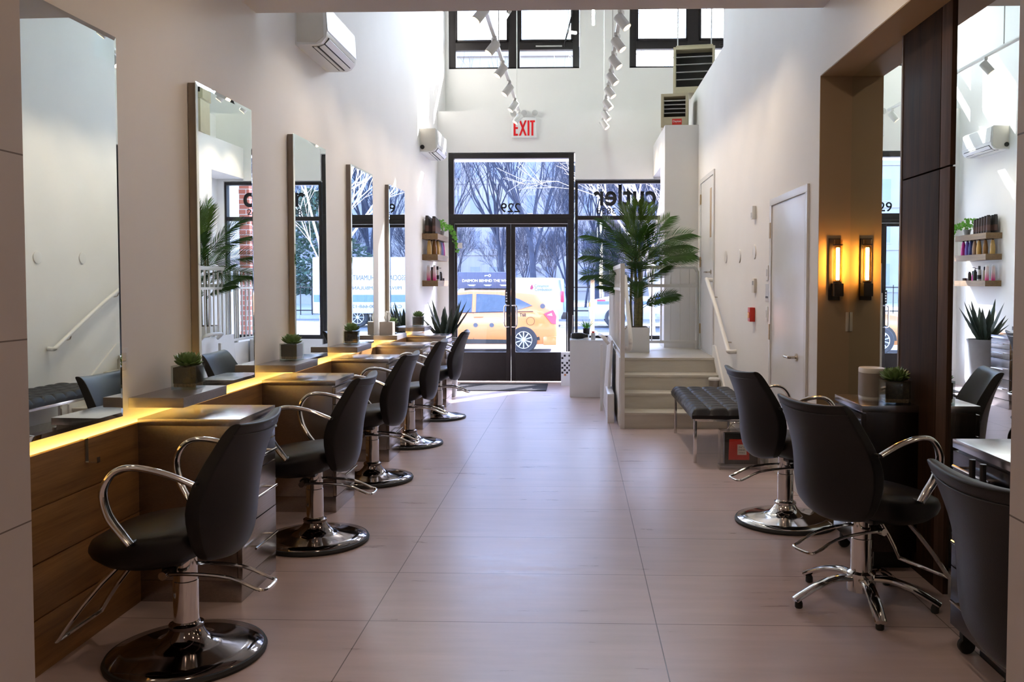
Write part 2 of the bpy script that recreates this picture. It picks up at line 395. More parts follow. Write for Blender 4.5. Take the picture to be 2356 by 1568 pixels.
# LED line tucked behind the top of the wainscot
tag(B(XL + 0.002, XL + 0.022, 2.15, 10.3, 0.762, 0.770).build('led_strip', 'led', smooth=0), 'glowing yellow LED strip behind the top edge of the oak boards', 'light')

# ------------------------------------------------------------------ storefront
def bars(name, rects, y0, y1, mat, parent, bev=0.004):
    m = MB()
    for x0, x1, z0, z1 in rects: m.box(x0, x1, y0, y1, z0, z1, bev)
    return m.build(name, mat, parent)
def pane(x0, x1, y, z0, z1, parent, name='pane', mat='glass'): return B(x0, x1, y, y + 0.008, z0, z1).build(name, mat, parent, smooth=0)

w = struct(thing('window_1', 'transom pane over the double door with the house number 229', 'window'))
bars('frame', [(-1.84, -1.77, 2.43, 3.30), (-0.11, -0.035, 2.43, 3.30), (-1.77, -0.11, 3.23, 3.30), (-1.84, -0.035, 2.345, 2.43)], YF + 0.02, YF + 0.13, 'black', w)
pane(-1.77, -0.11, YF + 0.07, 2.43, 3.23, w)
lettering('lettering', '229', 'ink', 0.285, 0.135, w, (-0.952, YF + 0.068, 2.525), OUT, bold=0.012)
df = struct(bars('door_frame', [(-1.84, -1.765, 0, 2.345), (-0.125, -0.035, 0, 2.345), (-1.765, -0.125, 2.295, 2.345)], YF + 0.01, YF + 0.14, 'black', None), 'black metal frame around the double glass door', 'door frame')
def leaf(name, x0, x1, hx, sgn, label):
    d = struct(thing(name, label, 'door', ((x0 + x1) / 2, YF + 0.07, 0))); c = (x0 + x1) / 2
    g0, g1 = (x0 + 0.03 - c, x1 - 0.065 - c) if sgn > 0 else (x0 + 0.065 - c, x1 - 0.02 - c)
    bars('frame', [(x0 - c, g0, 0.012, 2.29), (g1, x1 - c, 0.012, 2.29), (g0, g1, 2.245, 2.29)], -0.022, 0.022, 'black', d, 0.003)
    B(g0, g1, -0.02, 0.02, 0.012, 0.434, 0.003).build('kick_panel', 'black', d)
    pane(g0, g1, -0.004, 0.434, 2.245, d)
    hx -= c
    MB().tube([(hx, -0.02, 1.115), (hx, -0.07, 1.115), (hx - sgn * 0.06, -0.075, 1.10), (hx - sgn * 0.065, -0.075, 0.96), (hx - sgn * 0.06, -0.075, 0.82), (hx, -0.07, 0.805), (hx, -0.02, 0.805)], 0.011, 10, 5).build('pull_handle', 'chrome', d)
    return d
d = leaf('door_1', -1.76, -0.952, -0.975, 1, 'glass door leaf nearer the product shelves, black frame and kick panel')
B(-0.02, 0.02, -0.04, -0.022, 1.14, 1.335, 0.006).build('push_code_lock', 'blackp', d).location = (0.345, 0, 0)
m = MB()
for k in range(4): m.box(0.335, 0.355, -0.046, -0.04, 1.165 + k * 0.04, 1.188 + k * 0.04, 0.004)
m.build('lock_key', 'white', d)
MB().cyl((0.385, -0.022, 0.965), 0.016, -0.01, 16, 'y').build('lock_cylinder', 'chrome', d)
B(-0.40, -0.30, -0.008, -0.005, 1.94, 2.02).build('sticker', 'label', d)
leaf('door_2', -0.948, -0.128, -0.925, -1, 'glass door leaf nearer the white stairs, black frame and kick panel')
w = struct(thing('window_2', 'shop window beside the door with large black shop lettering', 'window'))
bars('frame', [(-0.02, 0.02, 0.62, 2.91), (1.375, 1.405, 0.62, 2.91), (0.02, 1.375, 2.865, 2.91), (0.02, 1.375, 2.345, 2.405), (0.02, 1.375, 0.62, 0.68)], YF + 0.02, YF + 0.12, 'black', w)
pane(0.02, 1.375, YF + 0.07, 2.405, 2.865, w); pane(0.02, 1.375, YF + 0.07, 0.68, 2.345, w)
lettering('lettering', 'cutler', 'ink', 0.90, 0.305, w, (0.695, YF + 0.068, 2.70), OUT, bold=0.022)
lettering('lettering', '212 308 3838', 'ink', 0.80, 0.085, w, (0.69, YF + 0.068, 2.478), OUT, bold=0.004)

def upper_window(name, x0, x1, mull, label):
    w = struct(thing(name, label, 'window'))
    f = [(x0, x0 + 0.10, wz0, wz1), (x1 - 0.10, x1, wz0, wz1), (x0, x1, wz0, wz0 + 0.03), (x0, x1, wz1 - 0.08, wz1)]
    f += [(mull - 0.085, mull + 0.085, wz0, wz1), (x0 + 0.1, mull - 0.085, 4.98, 5.10), (mull + 0.085, x1 - 0.1, 4.98, 5.10)]
    bars('frame', f, YU + 0.03, YU + 0.13, 'black', w)
    for a, b in ((x0 + 0.1, mull - 0.085), (mull + 0.085, x1 - 0.1)):
        pane(a, b, YU + 0.08, wz0 + 0.03, 4.98, w, mat='clear'); pane(a, b, YU + 0.08, 5.10, wz1 - 0.08, w, mat='clear')
        s = [(a, a + 0.03, 5.10, wz1 - 0.08), (b - 0.03, b, 5.10, wz1 - 0.08), (a, b, 5.10, 5.13)]
        bars('sash', s, YU + 0.01, YU + 0.05, 'black', w, 0.003)
    return w
w = upper_window('window_3', -1.942, 0.042, -0.95, 'black framed high window above the exit sign')
MB().tube([(-0.19, YU - 0.01, 5.02), (-0.05, YU - 0.06, 5.55)], 0.014, 8).build('stay_arm', 'black', w)
MB().tube([(-0.62, YU + 0.02, 5.03), (-0.22, YU + 0.02, 5.03)], 0.012, 8).build('operator_bar', 'lgrey', w)
w = upper_window('window_4', 0.805, 2.74, 1.765, 'black framed high window above the stair partition')
MB().tube([(2.16, YU + 0.02, 5.03), (2.55, YU + 0.02, 5.05)], 0.02, 8).build('latch', 'black', w)

# entrance mat
tag(B(-1.65, -0.40, 11.32, 12.12, 0, 0.012, 0.004).build('entrance_mat', 'mat'), 'black entrance mat on the tiles inside the glass doors', 'mat')

# ------------------------------------------------------------------ stylist chairs (front towards +x)
def chair(label, base='disc', dark=True, group='black salon chairs'):
    t = thing('salon_chair', label, 'chair', group=group)
    # seat cushion: rounded plan, clam-shaped side
    rings = []; n = 40
    for sc, z in ((0.02, 0.392), (0.6, 0.393), (0.86, 0.400), (0.965, 0.432), (1.0, 0.476), (0.992, 0.492), (0.955, 0.510), (0.80, 0.526), (0.4, 0.534), (0.02, 0.536)):
        r = []
        for i in range(n):
            a = 2 * pi * i / n; ca, sa = cos(a), sin(a); e = 2 / 3.2
            x = 0.235 * math.copysign(abs(ca) ** e, ca) * sc; y = 0.25 * math.copysign(abs(sa) ** e, sa) * sc
            if x > 0: y *= 1 - 0.16 * (x / 0.235) ** 3
            k = (x / 0.235) ** 2
            lw = min(1.0, (z - 0.392) / 0.084)
            zz = z - 0.030 * x / 0.235 * lw + 0.045 * k * (1 - lw)
            r.append((x + 0.082, y, zz))
        rings.append(r)
    MB().loft(rings).build('seat', 'leather', t, 50)
    # backrest: wrapped shield, leaning back
    tv = [0, 0.06, 0.16, 0.28, 0.42, 0.56, 0.70, 0.83, 0.93, 0.985, 1.0]
    ss = [-1, -0.97, -0.82, -0.6, -0.3, 0, 0.3, 0.6, 0.82, 0.97, 1]
    def lerp(P, t):
        for (a, p), (b, q) in zip(P, P[1:]):
            if t <= b: return p + (q - p) * (t - a) / (b - a)
        return P[-1][1]
    wv = lambda t: lerp([(0, .185), (.06, .212), (.16, .236), (.28, .254), (.42, .262), (.56, .257), (.70, .245), (.83, .231), (1, .214)], t)
    xr = lambda t: lerp([(0, -.215), (.1, -.245), (.3, -.262), (.5, -.270), (.7, -.292), (.85, -.317), (1, -.348)], t)
    wing = lambda t: lerp([(0, .04), (.15, .07), (.4, .095), (.6, .088), (.8, .065), (1, .035)], t)
    bh = 0.522
    rings = []
    for tt in tv:
        w_ = wv(tt); xc = xr(tt); z = 0.40 + bh * tt
        th = lerp([(0, .05), (.2, .075), (.45, .085), (.75, .072), (.93, .066), (.985, .056), (1, .044)], tt)
        fwd = lambda s: wing(tt) * abs(s) ** 2.0
        dip = lambda s: 0.012 * (abs(s) ** 2) * (1 if tt > 0.9 else 0) + 0.03 * (abs(s) ** 2) * max(0, 1 - tt / 0.12)
        ins = 0.006 if tt in (0, 1.0) else 0
        fr = [(xc + th * (1 - 0.30 * abs(s) ** 4) + fwd(s) - ins, s * w_ * (0.985 if abs(s) == 1 else 1), z + dip(s)) for s in ss]
        re = [(xc + fwd(s) + ins, s * w_, z + dip(s)) for s in reversed(ss)]
        sd = lambda a, b, f: tuple(p + (q - p) * f for p, q in zip(a, b))
        rings.append(fr + [sd(fr[-1], re[0], .12), sd(fr[-1], re[0], .88)] + re + [sd(re[-1], fr[0], .12), sd(re[-1], fr[0], .88)])
    b_ = MB(); k = len(ss)
    b_.loft(rings, False, False); bm = b_.bm; bm.verts.ensure_lookup_table(); N = 2 * k + 4
    for base_i, flip in ((0, True), ((len(tv) - 1) * N, False)):
        V = [bm.verts[base_i + i] for i in range(N)]
        rr2 = lambda i: V[2 * k + 1 - i]
        for i in range(k - 1): bm.faces.new([V[i], V[i + 1], rr2(i + 1), rr2(i)])
        bm.faces.new([V[k - 1], V[k], V[k + 1], V[k + 2]]); bm.faces.new([V[2 * k + 1], V[2 * k + 2], V[2 * k + 3], V[0]])
    o = b_.build('backrest', 'leather', t, 180)
    md = o.modifiers.new('round', 'SUBSURF'); md.levels = md.render_levels = 1
    # piping just under the rolled top edge
    pts = [(xr(0.92) + wing(0.92) * s * s - 0.0005, s * wv(0.92), 0.40 + bh * 0.92 + 0.012 * s * s) for s in ss]
    MB().tube(pts, 0.0025, 6, 3).build('piping', 'leather', o)
    # armrests: flat polished loops
    for sg in (-1, 1):
        P = [(-0.165, .728), (-0.06, .768), (0.05, .788), (0.12, .770), (0.160, .705), (0.148, .62), (0.110, .552), (0.075, .508)]
        MB().tube([(x, sg * (0.272 - 0.012 * (z < 0.56) + 0.006 * (z > 0.7)), z) for x, z in P], 0.017, 12, 6, ry=0.0115, up=(0.3, 0, 1), radii=[.9, .95, 1, 1.05, 1.2, 1.3, 1.25, 1.1]).build('armrest', 'chrome', t)
        for bx, bz in ((-.163, .727), (.076, .511)): MB().cyl((bx, sg * 0.215, bz), 0.008, sg * 0.06, 12, 'y').build('armrest_bolt', 'blackp', t)
    # hydraulic column
    m = MB(); m.lathe([(0.047, 0.10), (0.047, 0.295), (0.044, 0.298), (0.044, 0.395)], n=32); m.build('column', 'chrome', t)
    B(-0.03, 0.14, -0.10, 0.10, 0.378, 0.398, 0.006).build('seat_plate', 'blackp', t)
    # pump lever behind, footrest in front
    m = MB(); m.tube([(0.05, -0.066, .335), (-0.06, -0.066, .338), (-0.20, -0.066, .325), (-0.30, -0.066, .285), (-0.33, -0.055, .278), (-0.335, 0, .276), (-0.33, 0.055, .278), (-0.30, 0.066, .285), (-0.20, 0.066, .325), (-0.06, 0.066, .338), (0.05, 0.066, .335)], 0.0075, 8, 3)
    m.cyl((0.05, -0.085, .335), 0.016, 0.17, 14, 'y'); m.build('pump_lever', 'chrome', t)
    B(0.03, 0.07, -0.05, 0.05, .32, .352, 0.006).build('lever_housing', 'rubber', t)
    m = MB(); m.tube([(0.12, -0.10, .40), (0.20, -0.105, .385), (0.33, -0.125, .24), (0.41, -0.143, .125), (0.42, -0.135, .112), (0.42, 0, .112), (0.42, 0.135, .112), (0.41, 0.143, .125), (0.33, 0.125, .24), (0.20, 0.105, .385), (0.12, 0.10, .40)], 0.010, 10, 2)
    m.build('footrest', 'chrome', t)
    if base == 'disc':
        o = MB().lathe([(0.272, 0.008), (0.286, 0.016), (0.282, 0.026), (0.22, 0.036), (0.14, 0.050), (0.095, 0.066), (0.072, 0.088), (0.060, 0.108), (0.058, 0.112), (0.064, 0.114), (0.064, 0.126), (0.050, 0.132), (0.047, 0.14)], n=64).build('base', 'dchrome' if dark else 'chrome', t, 60)
        MB().lathe([(0.26, 0), (0.294, 0.002), (0.297, 0.012), (0.291, 0.023), (0.282, 0.025), (0.265, 0.01)], n=64, cap0=False, cap1=False).build('rubber_rim', 'rubber', o)
    else:
        o = MB().lathe([(0.05, 0.055), (0.062, 0.06), (0.062, 0.14), (0.05, 0.15)], n=32).build('hub', 'chrome', t)
        for k in range(5):
            a = 2 * pi * k / 5 + 0.45
            R = Matrix.Rotation(a, 4, 'Z')
            lg = MB().tube([(0.04, 0, .115), (0.12, 0, .118), (0.21, 0, .094), (0.29, 0, .056), (0.325, 0, .036)], 0.028, 12, 4, ry=0.015, radii=[1, 1, .97, .95, .9]).xf(R).build('base_leg', 'chrome', t)
            MB().lathe([(0.014, 0), (0.017, 0.004), (0.017, 0.022), (0.012, 0.034)], (0.305, 0, 0), 14).xf(R).build('foot', 'rubber', lg)
    return t

c0 = chair('black leather salon chair at the oak wainscot, nearest the camera in the row of five'); c0.location = (-1.505, 3.214, 0); c0.rotation_euler = (0, 0, pi)
for k, (x, y, r) in enumerate(((-1.455, 4.68, 0.03), (-1.49, 6.17, -0.02), (-1.485, 7.55, 0.05), (-1.475, 9.06, 0.05))):
    dup(c0, (x, y, 0), pi + r, 'black leather salon chair, %s from the camera in the row along the mirrors' % ORD[k + 1])
c6 = chair('black salon chair on a bright chrome disc base beside the tufted bench', 'disc', False); c6.location = (1.258, 5.14, 0); c6.rotation_euler = (0, 0, 0.22)
c7 = chair('black salon chair on a five-legged chrome star base', 'star'); c7.location = (1.283, 3.84, 0); c7.rotation_euler = (0, 0, 0.42)
c8 = dup(c7, (1.35, 2.32, 0), .20, 'black salon chair half hidden by the stone pillar, only its back showing')
for ch in c7.children:
    if ch.name.startswith('footrest'): ch.location.x = -0.05
for ch in c8.children:
    if ch.name.startswith('footrest'): ch.location.x = -0.09   # swung in under the seat

# ------------------------------------------------------------------ mirrors of the five stations
def wall_mirror(y0, y1, rot, label):
    t = thing('wall_mirror', label, 'mirror', (XL + 0.008, (y0 + y1) / 2, 0.867), rot, group='tall wall mirrors at the stations'); h = (y1 - y0) / 2; Hh = 2.47 - 0.867
    B(0.0, 0.040, -h + 0.006, h - 0.006, 0.006, Hh - 0.006).build('mirror_backing', 'mframe', t, 0)
    e = 0.018
    R0 = [(0.040, -h, 0), (0.040, h, 0), (0.040, h, Hh), (0.040, -h, Hh)]
    R1 = [(0.043, -h, 0), (0.043, h, 0), (0.043, h, Hh), (0.043, -h, Hh)]
    R2 = [(0.046, -h + e, e), (0.046, h - e, e), (0.046, h - e, Hh - e), (0.046, -h + e, Hh - e)]
    MB().loft([R0, R1, R2]).build('mirror_glass', 'mirror', t, 0)
for k in range(5):
    y = 3.222 + 1.516 * k
    wall_mirror(y - 0.368, y + 0.368, (-.021, -.010, -.013, -.020, -.025)[k], 'tall frameless wall mirror, %s from the camera along the oak wainscot' % ORD[k])

# ------------------------------------------------------------------ drawer cabinets
def cabinet(label, d, loc, rotz, st='steel', casters=False):
    t = thing('drawer_cabinet', label, 'cabinet', loc, rotz, 'steel drawer cabinets'); w2 = 0.22
    B(-d, -0.022, -w2, w2, 0.098, 0.797, 0.001).build('body', st, t)
    B(-d, 0.0, -w2 - 0.004, w2 + 0.004, 0.797, 0.83, 0.003).build('top', 'steeltop', t)
    if casters:
        B(-d + .02, -0.09, -w2 + .06, w2 - .06, 0.0, 0.097, 0.001).build('plinth', 'black', t)
        for sy in (-1, 1):
            m = MB(); m.cyl((-.045, sy * (w2 - .045) - .012, .032), .032, .024, 20, 'y', .004); m.box(-.065, -.025, sy * (w2 - .045) - .016, sy * (w2 - .045) + .016, .055, .098, .003); m.build('caster', 'rubber', t)
    else: B(-d, -0.004, -w2, w2, 0.0, 0.097, 0.001).build('plinth', st, t)
    for z0, z1 in ((0.102, 0.33), (0.335, 0.56), (0.565, 0.675), (0.68, 0.785)):
        dr = B(-0.021, 0.0, -w2 + 0.003, w2 - 0.003, z0, z1, 0.002).build('drawer', st, t)
        zz = z1 - 0.045 if z1 - z0 < 0.15 else z1 - 0.11
        m = MB(); m.tube([(0.033, -0.14, zz), (0.033, 0.14, zz)], 0.006, 8)
        for s in (-0.105, 0.105): m.tube([(0.0, s, zz), (0.033, s, zz)], 0.005, 8)
        m.build('handle', 'chrome', dr)
    return t
cab = cabinet('steel-topped drawer cabinet at the first mirror station from the camera', 0.465, (-1.50, 3.975, 0), 0)
for k in range(1, 5): dup(cab, (-1.50, 3.975 + 1.515 * k, 0), 0, 'steel-topped drawer cabinet at the %s mirror station from the camera' % ORD[k])
cabinet('dark drawer cabinet carrying the round speaker, beside the walnut panel', XN - 1.415, (1.415, 4.48, 0), pi, 'darksteel', True)
cabinet('dark drawer cabinet with a hot-tool holder, partly behind the stone pillar', XN - 1.47, (1.47, 3.14, 0), pi, 'darksteel', True)

# floating shelves over the cabinets
for k in range(5):
    y = 3.745 + 1.515 * k
    o = B(XL, -1.75, -0.235, 0.235, -0.045, 0, 0.002).build('floating_shelf', 'shelfsteel'); o.location = (0, y + 0.235, 0.925)
    tag(o, 'grey floating wall shelf at the %s mirror station from the camera' % ORD[k], 'shelf', 'floating shelves by the mirrors')

# ------------------------------------------------------------------ succulents in glass cubes
def leaf_pts(m, base, dirv, L, w, th=0.25, curl=0.3, seg=4):
    """plump pointed leaf: diamond section swept along a curving spine"""
    d = Vector(dirv).normalized(); side = d.cross(Vector((0, 0, 1)))
    if side.length < 0.05: side = Vector((1, 0, 0))
    side.normalize(); nrm = side.cross(d).normalized(); rings = []
    for i in range(seg + 1):
        t = i / seg; p = Vector(base) + d * (L * t) + nrm * (curl * L * t * t)
        ww = w * (0.5 + 1.65 * t - 1.75 * t * t) if t < 1 else w * 0.06
        rings.append([p + side * ww, p + nrm * ww * th, p - side * ww, p - nrm * ww * th * 1.3])
    m.loft(rings)
def succulent(label, loc, seed, s=1.0, soil=0.085, group='succulents in glass cubes'):
    rnd = random.Random(seed); t = thing('succulent', label, 'plant', loc, rnd.uniform(-.1, .1), group); a = 0.060 * s; h = 0.115 * s
    m = MB(); e = 0.004
    m.box(-a, a, -a, -a + e, 0, h); m.box(-a, a, a - e, a, 0, h); m.box(-a, -a + e, -a + e, a - e, 0, h); m.box(a - e, a, -a + e, a - e, 0, h); m.box(-a + e, a - e, -a + e, a - e, 0, 0.010)
    m.build('glass_pot', 'jar', t, 0)
    B(-a + 0.006, a - 0.006, -a + 0.006, a - 0.006, 0.028 * s, h * 0.93, 0.006).build('soil', 'soil', t)
    B(-a + 0.008, a - 0.008, -a + 0.008, a - 0.008, 0.011, 0.030 * s, 0.005).build('pebble_bed', 'pebble', t)
    m = MB()
    for ring, (cnt, el, L) in enumerate(((6, 82, .050), (8, 64, .060), (10, 44, .066), (11, 24, .066), (11, 6, .060))):
        for k in range(cnt):
            az = 2 * pi * k / cnt + ring * 0.4 + rnd.uniform(-.15, .15); e_ = radians(el + rnd.uniform(-8, 8))
            dv = (cos(az) * cos(e_), sin(az) * cos(e_), sin(e_))
            leaf_pts(m, (0.012 * cos(az) * s, 0.012 * sin(az) * s, h * 0.93 + 0.010), dv, L * s * rnd.uniform(.88, 1.1), 0.0165 * s, 0.5, 0.22, 5)
    m.build('leaves', 'succ', t, 60); return t
for k in range(5):
    if k == 3: continue
    succulent('green succulent in a glass cube on the %s floating shelf from the camera' % ORD[k], (-1.885, 4.09 + 1.515 * k, 0.925), k)
succulent('green succulent in a glass cube behind the tissue box', (-1.88, 4.09 + 1.515 * 3 + 0.05, 0.925), 9, 0.9)
t = thing('tissue_box', 'brown tissue box with a white tissue sticking out, on a floating shelf', 'tissue box', (-1.875, 3.745 + 1.515 * 3 + 0.13, 0.925))
B(-0.065, 0.065, -0.06, 0.06, 0, 0.13, 0.003).build('box', 'mframe', t)
m = MB(); rnd = random.Random(4)
for k in range(4):
    a = k * 0.8; L = [(0.05 * cos(a) * f + rnd.uniform(-.008, .008), 0.05 * sin(a) * f, 0.13 + h_) for f, h_ in ((0.5, 0), (0.9, .04), (0.6, .085), (0.5, .11))]
    Rr = [(-p[0] * 0.8, -p[1] * .8, p[2] - 0.01 * i) for i, p in enumerate(L)]
    m.quadstrip(L, Rr)
m.build('tissue', 'tissue', t, 80)
succulent('grey green succulent in a glass cube beside the round speaker', (1.60, 4.335, 0.83), 21, 1.05)

# ------------------------------------------------------------------ small things on the mirror wall
def outlet(y, z, label):
    t = thing('wall_outlet', label, 'outlet', (XL, y, z), group='wall outlets by the mirrors')
    B(0, 0.006, -0.04, 0.04, -0.06, 0.06, 0.002).build('cover_plate', 'whitep', t)
    m = MB()
    for s in (-0.022, 0.022): m.box(0.006, 0.009, -0.018, 0.018, s - 0.017, s + 0.017, 0.003)
    m.build('socket', 'offwhite', t)
outlet(3.70, 1.09, 'white wall outlet beside the mirror nearest the camera')
outlet(5.215, 1.09, 'white wall outlet beside the second mirror from the camera')
t = thing('bag_hook', 'flat metal bag hook clipped over the oak boards', 'hook', (-1.965, 3.35, 0.81))
MB().box(-0.02, 0.003, -0.011, 0.011, 0.0, 0.003).box(0.0005, 0.003, -0.011, 0.011, -0.09, 0.003).box(0.0005, 0.05, -0.011, 0.011, -0.0925, -0.09).box(0.048, 0.0505, -0.011, 0.011, -0.0925, -0.07).build('hook_strap', 'nickel', t)

def air_unit(label, y0, L, z0, dark_end=False):
    t = thing('air_conditioner', label, 'air conditioner', (XL, y0, z0), group='white wall air conditioners')
    pr = [(0, 0), (0.155, 0.0), (0.19, 0.012), (0.222, 0.05), (0.228, 0.09), (0.215, 0.285), (0.195, 0.30), (0, 0.30)]
    MB().prism(pr, 0, L, 'y').build('casing', 'whitep', t, 40)
    MB().prism([(0.012, 0.02), (0.15, 0.012), (0.205, 0.055), (0.20, 0.29), (0.012, 0.29)], -0.004, 0, 'y').build('end_cap', 'offwhite', t)
    MB().prism([(0.2295, 0.095), (0.234, 0.10), (0.221, 0.283), (0.2165, 0.285)], 0.004, L - 0.004, 'y').build('front_panel', 'white', t)
    MB().prism([(0.105, -0.002), (0.156, -0.002), (0.190, 0.010), (0.2225, 0.048), (0.2265, 0.060), (0.215, 0.060), (0.18, 0.03), (0.105, 0.01)], 0.05, L - 0.05, 'y').build('air_slot', 'dark', t)
    for a, b in (((0.118, -0.006), (0.142, -0.008)), ((0.160, -0.006), (0.195, 0.006)), ((0.203, 0.014), (0.232, 0.046))):
        MB().prism([a, (a[0], a[1] + 0.005), (b[0], b[1] + 0.005), b], 0.05, L - 0.05, 'y').build('louver', 'whitep', t)
    if dark_end: MB().cyl((0.035, -0.012, 0.06), 0.028, 0.012, 16, 'y').build('pipe_hole', 'dark', t)
    return t
air_unit('white wall air conditioner under the low ceiling edge, closest to the camera', 6.09, 0.80, 3.13)
air_unit('white wall air conditioner above the product shelves', 10.93, 0.80, 3.11, True)

# ------------------------------------------------------------------ product shelves
SH = {}
for nm, z in (('topmost', 2.005), ('middle', 1.735), ('lowest', 1.395)):
    o = B(XL, -1.795, 0, 0.89, 0, 0.075, 0.003).build('product_shelf', 'shelfwood'); o.location = (0, 11.06, z); SH[nm] = z + 0.075
    tag(o, 'thick wooden product shelf on the wall by the door, %s of three' % nm, 'shelf', 'wooden product shelves')
BM = {}
def bcol(key, col, rough=0.3):
    if key not in BM: BM[key] = pm('bottle_' + key, col, rough, var=0.04)
    return BM[key]
def bottle(label, x, y, z, r, h, col, cap='blackp', taper=0.7, capr=0.6, caph=0.16, group='hair products on the shelves', pump=False, label_mat=None):
    t = thing('product_bottle', label, 'bottle', (x, y, z), 0, group)
    hb = h * (1 - caph)
    MB().lathe([(r * .92, 0), (r, .006), (r, hb * .45), (r * (1 + taper) / 2, hb * .8), (r * taper, hb)], n=18).build('body', col, t, 50)
    cr = r * capr
    MB().lathe([(cr, hb), (cr, h - .003), (cr * .85, h)], n=16).build('cap', cap, t, 40)
    if label_mat: MB().lathe([(r * 1.012, hb * .14), (r * 1.012, hb * .5)], n=18, cap0=False, cap1=False).build('label', label_mat, t, 50)
    if pump: MB().tube([(0, 0, h), (0, 0, h + .03), (r * 1.4, 0, h + .028)], 0.005, 8).build('pump_nozzle', 'blackp', t)
bk = bcol('black', (0.02, 0.018, 0.018, 1)); bk2 = bcol('smoke', (0.05, 0.03, 0.025, 1)); lb = bcol('printed_label', (0.11, 0.055, 0.045, 1), 0.5)
zt = SH['topmost']
for k in range(6):
    bottle('black shampoo bottle in the wall-side file on the topmost product shelf, %s from the camera' % ORD[k], -1.945, 11.13 + k * .07, zt, .028, .235 - .004 * k, bk, taper=.92, capr=.8, caph=.1, label_mat=lb)
for k in range(6):
    bottle('black shampoo bottle in the aisle-side file on the topmost product shelf, %s from the camera' % ORD[k], -1.855, 11.13 + k * .07, zt, .027, .225 - .006 * k, bk2, taper=.92, capr=.8, caph=.1, label_mat=lb)
zm = SH['middle']
for lab, x, y, col in (('straw yellow', -1.92, 11.14, (0.62, 0.40, 0.13, 1)), ('amber', -1.865, 11.22, (0.25, 0.12, 0.03, 1)), ('golden', -1.845, 11.35, (0.60, 0.36, 0.10, 1)), ('cream', -1.92, 11.34, (0.62, 0.52, 0.36, 1)), ('bronze', -1.845, 11.47, (0.33, 0.20, 0.13, 1)),
                       ('navy', -1.845, 11.58, (0.035, 0.05, 0.20, 1)), ('violet', -1.845, 11.68, (0.14, 0.07, 0.36, 1)), ('dark purple', -1.92, 11.70, (0.06, 0.025, 0.13, 1)), ('magenta', -1.845, 11.80, (0.50, 0.015, 0.22, 1))):
    bottle('%s tapered bottle with black cap on the middle product shelf' % lab, x, y, zm, .032, .20, bcol(lab.replace(' ', '_'), col), taper=.5, capr=.42, caph=.09)
zl = SH['lowest']
def fadepink():
    n = NT('pink_fade'); tc = n.node('ShaderNodeTexCoord'); sp = n.node('ShaderNodeSeparateXYZ'); n.link(tc.outputs['Object'], sp.inputs[0])
    n.link(n.ramp(sp.outputs[2], (0.75, 0.06, 0.28, 1), (0.80, 0.66, 0.66, 1), 0.01, 0.12), n.p.inputs['Base Color']); n.p.inputs['Roughness'].default_value = 0.25; return n.m
PF = fadepink(); wb = bcol('white', (0.72, 0.70, 0.66, 1)); br = bcol('brown', (0.16, 0.09, 0.07, 1))
for lab, x, y, r, h, col, kw in (('pink to white spray can nearest the camera', -1.93, 11.13, .024, .20, PF, dict(cap='tissue', taper=.85, capr=.75, caph=.1)),
        ('slim brown bottle between the two pink cans', -1.885, 11.21, .022, .18, br, dict(taper=.8, capr=.5, caph=.2)),
        ('pink to white spray can farther from the camera', -1.85, 11.13, .024, .20, PF, dict(cap='tissue', taper=.85, capr=.75, caph=.1)),
        ('white spray bottle with tall black cap', -1.845, 11.33, .026, .19, wb, dict(taper=.9, capr=.6, caph=.25, label_mat=bk)),
        ('cream bottle with tall black cap by the wall', -1.92, 11.34, .024, .18, bcol('cream', (0.6, 0.5, 0.35, 1)), dict(taper=.9, capr=.6, caph=.25)),
        ('black pump bottle', -1.855, 11.47, .026, .14, bk, dict(taper=.9, pump=True)),
        ('clear grey spray bottle', -1.92, 11.52, .028, .13, bcol('clear_grey', (0.4, 0.42, 0.42, 1)), dict(taper=.6, pump=True)),
        ('short black bottle', -1.845, 11.60, .024, .12, bk2, dict(taper=.85)),
        ('magenta and black tube', -1.92, 11.66, .020, .13, bcol('magenta', (0.5, .015, .22, 1)), dict(taper=.95, capr=.9, caph=.4)),
        ('flat black pot nearer the wall', -1.92, 11.78, .034, .032, bk, dict(taper=1, capr=1, caph=.4)),
        ('flat black pot nearer the shelf edge', -1.845, 11.74, .032, .034, bk2, dict(taper=1, capr=1, caph=.4))):
    bottle('%s on the lowest product shelf' % lab, x, y, zl, r, h, col, **kw)
# ivy in a small pot, spilling over the shelf end
t = thing('potted_ivy', 'bright green ivy in a small grey pot trailing off the topmost product shelf', 'plant', (-1.855, 11.72, zt))
MB().lathe([(.035, 0), (.05, .075), (.046, .075), (.04, .05)], n=20, cap1=True).build('pot', 'grey', t)
m = MB(); rnd = random.Random(12)
def ivy_leaf(m, p, nrm, s, rot):
    n_ = Vector(nrm).normalized(); u = n_.orthogonal().normalized(); u = Matrix.Rotation(rot, 3, n_) @ u; v = n_.cross(u)
    sh = [(0, -0.1), (0.55, -0.35), (0.45, 0.1), (0.75, 0.5), (0.3, 0.5), (0, 1.0), (-0.3, 0.5), (-0.75, 0.5), (-0.45, 0.1), (-0.55, -0.35)]
    V = [m.bm.verts.new(Vector(p) + u * (a * s) + v * (b * s) + n_ * (0.15 * s * abs(a))) for a, b in sh]; m.bm.faces.new(V)
for k in range(75):
    a = rnd.uniform(0, 2 * pi); r = rnd.uniform(0, .12); ivy_leaf(m, (r * cos(a), r * sin(a) * 1.2, .08 + rnd.uniform(0, .14)), (rnd.uniform(0, .6), -1, rnd.uniform(0, .7)), rnd.uniform(.018, .032), rnd.uniform(0, 6.3))
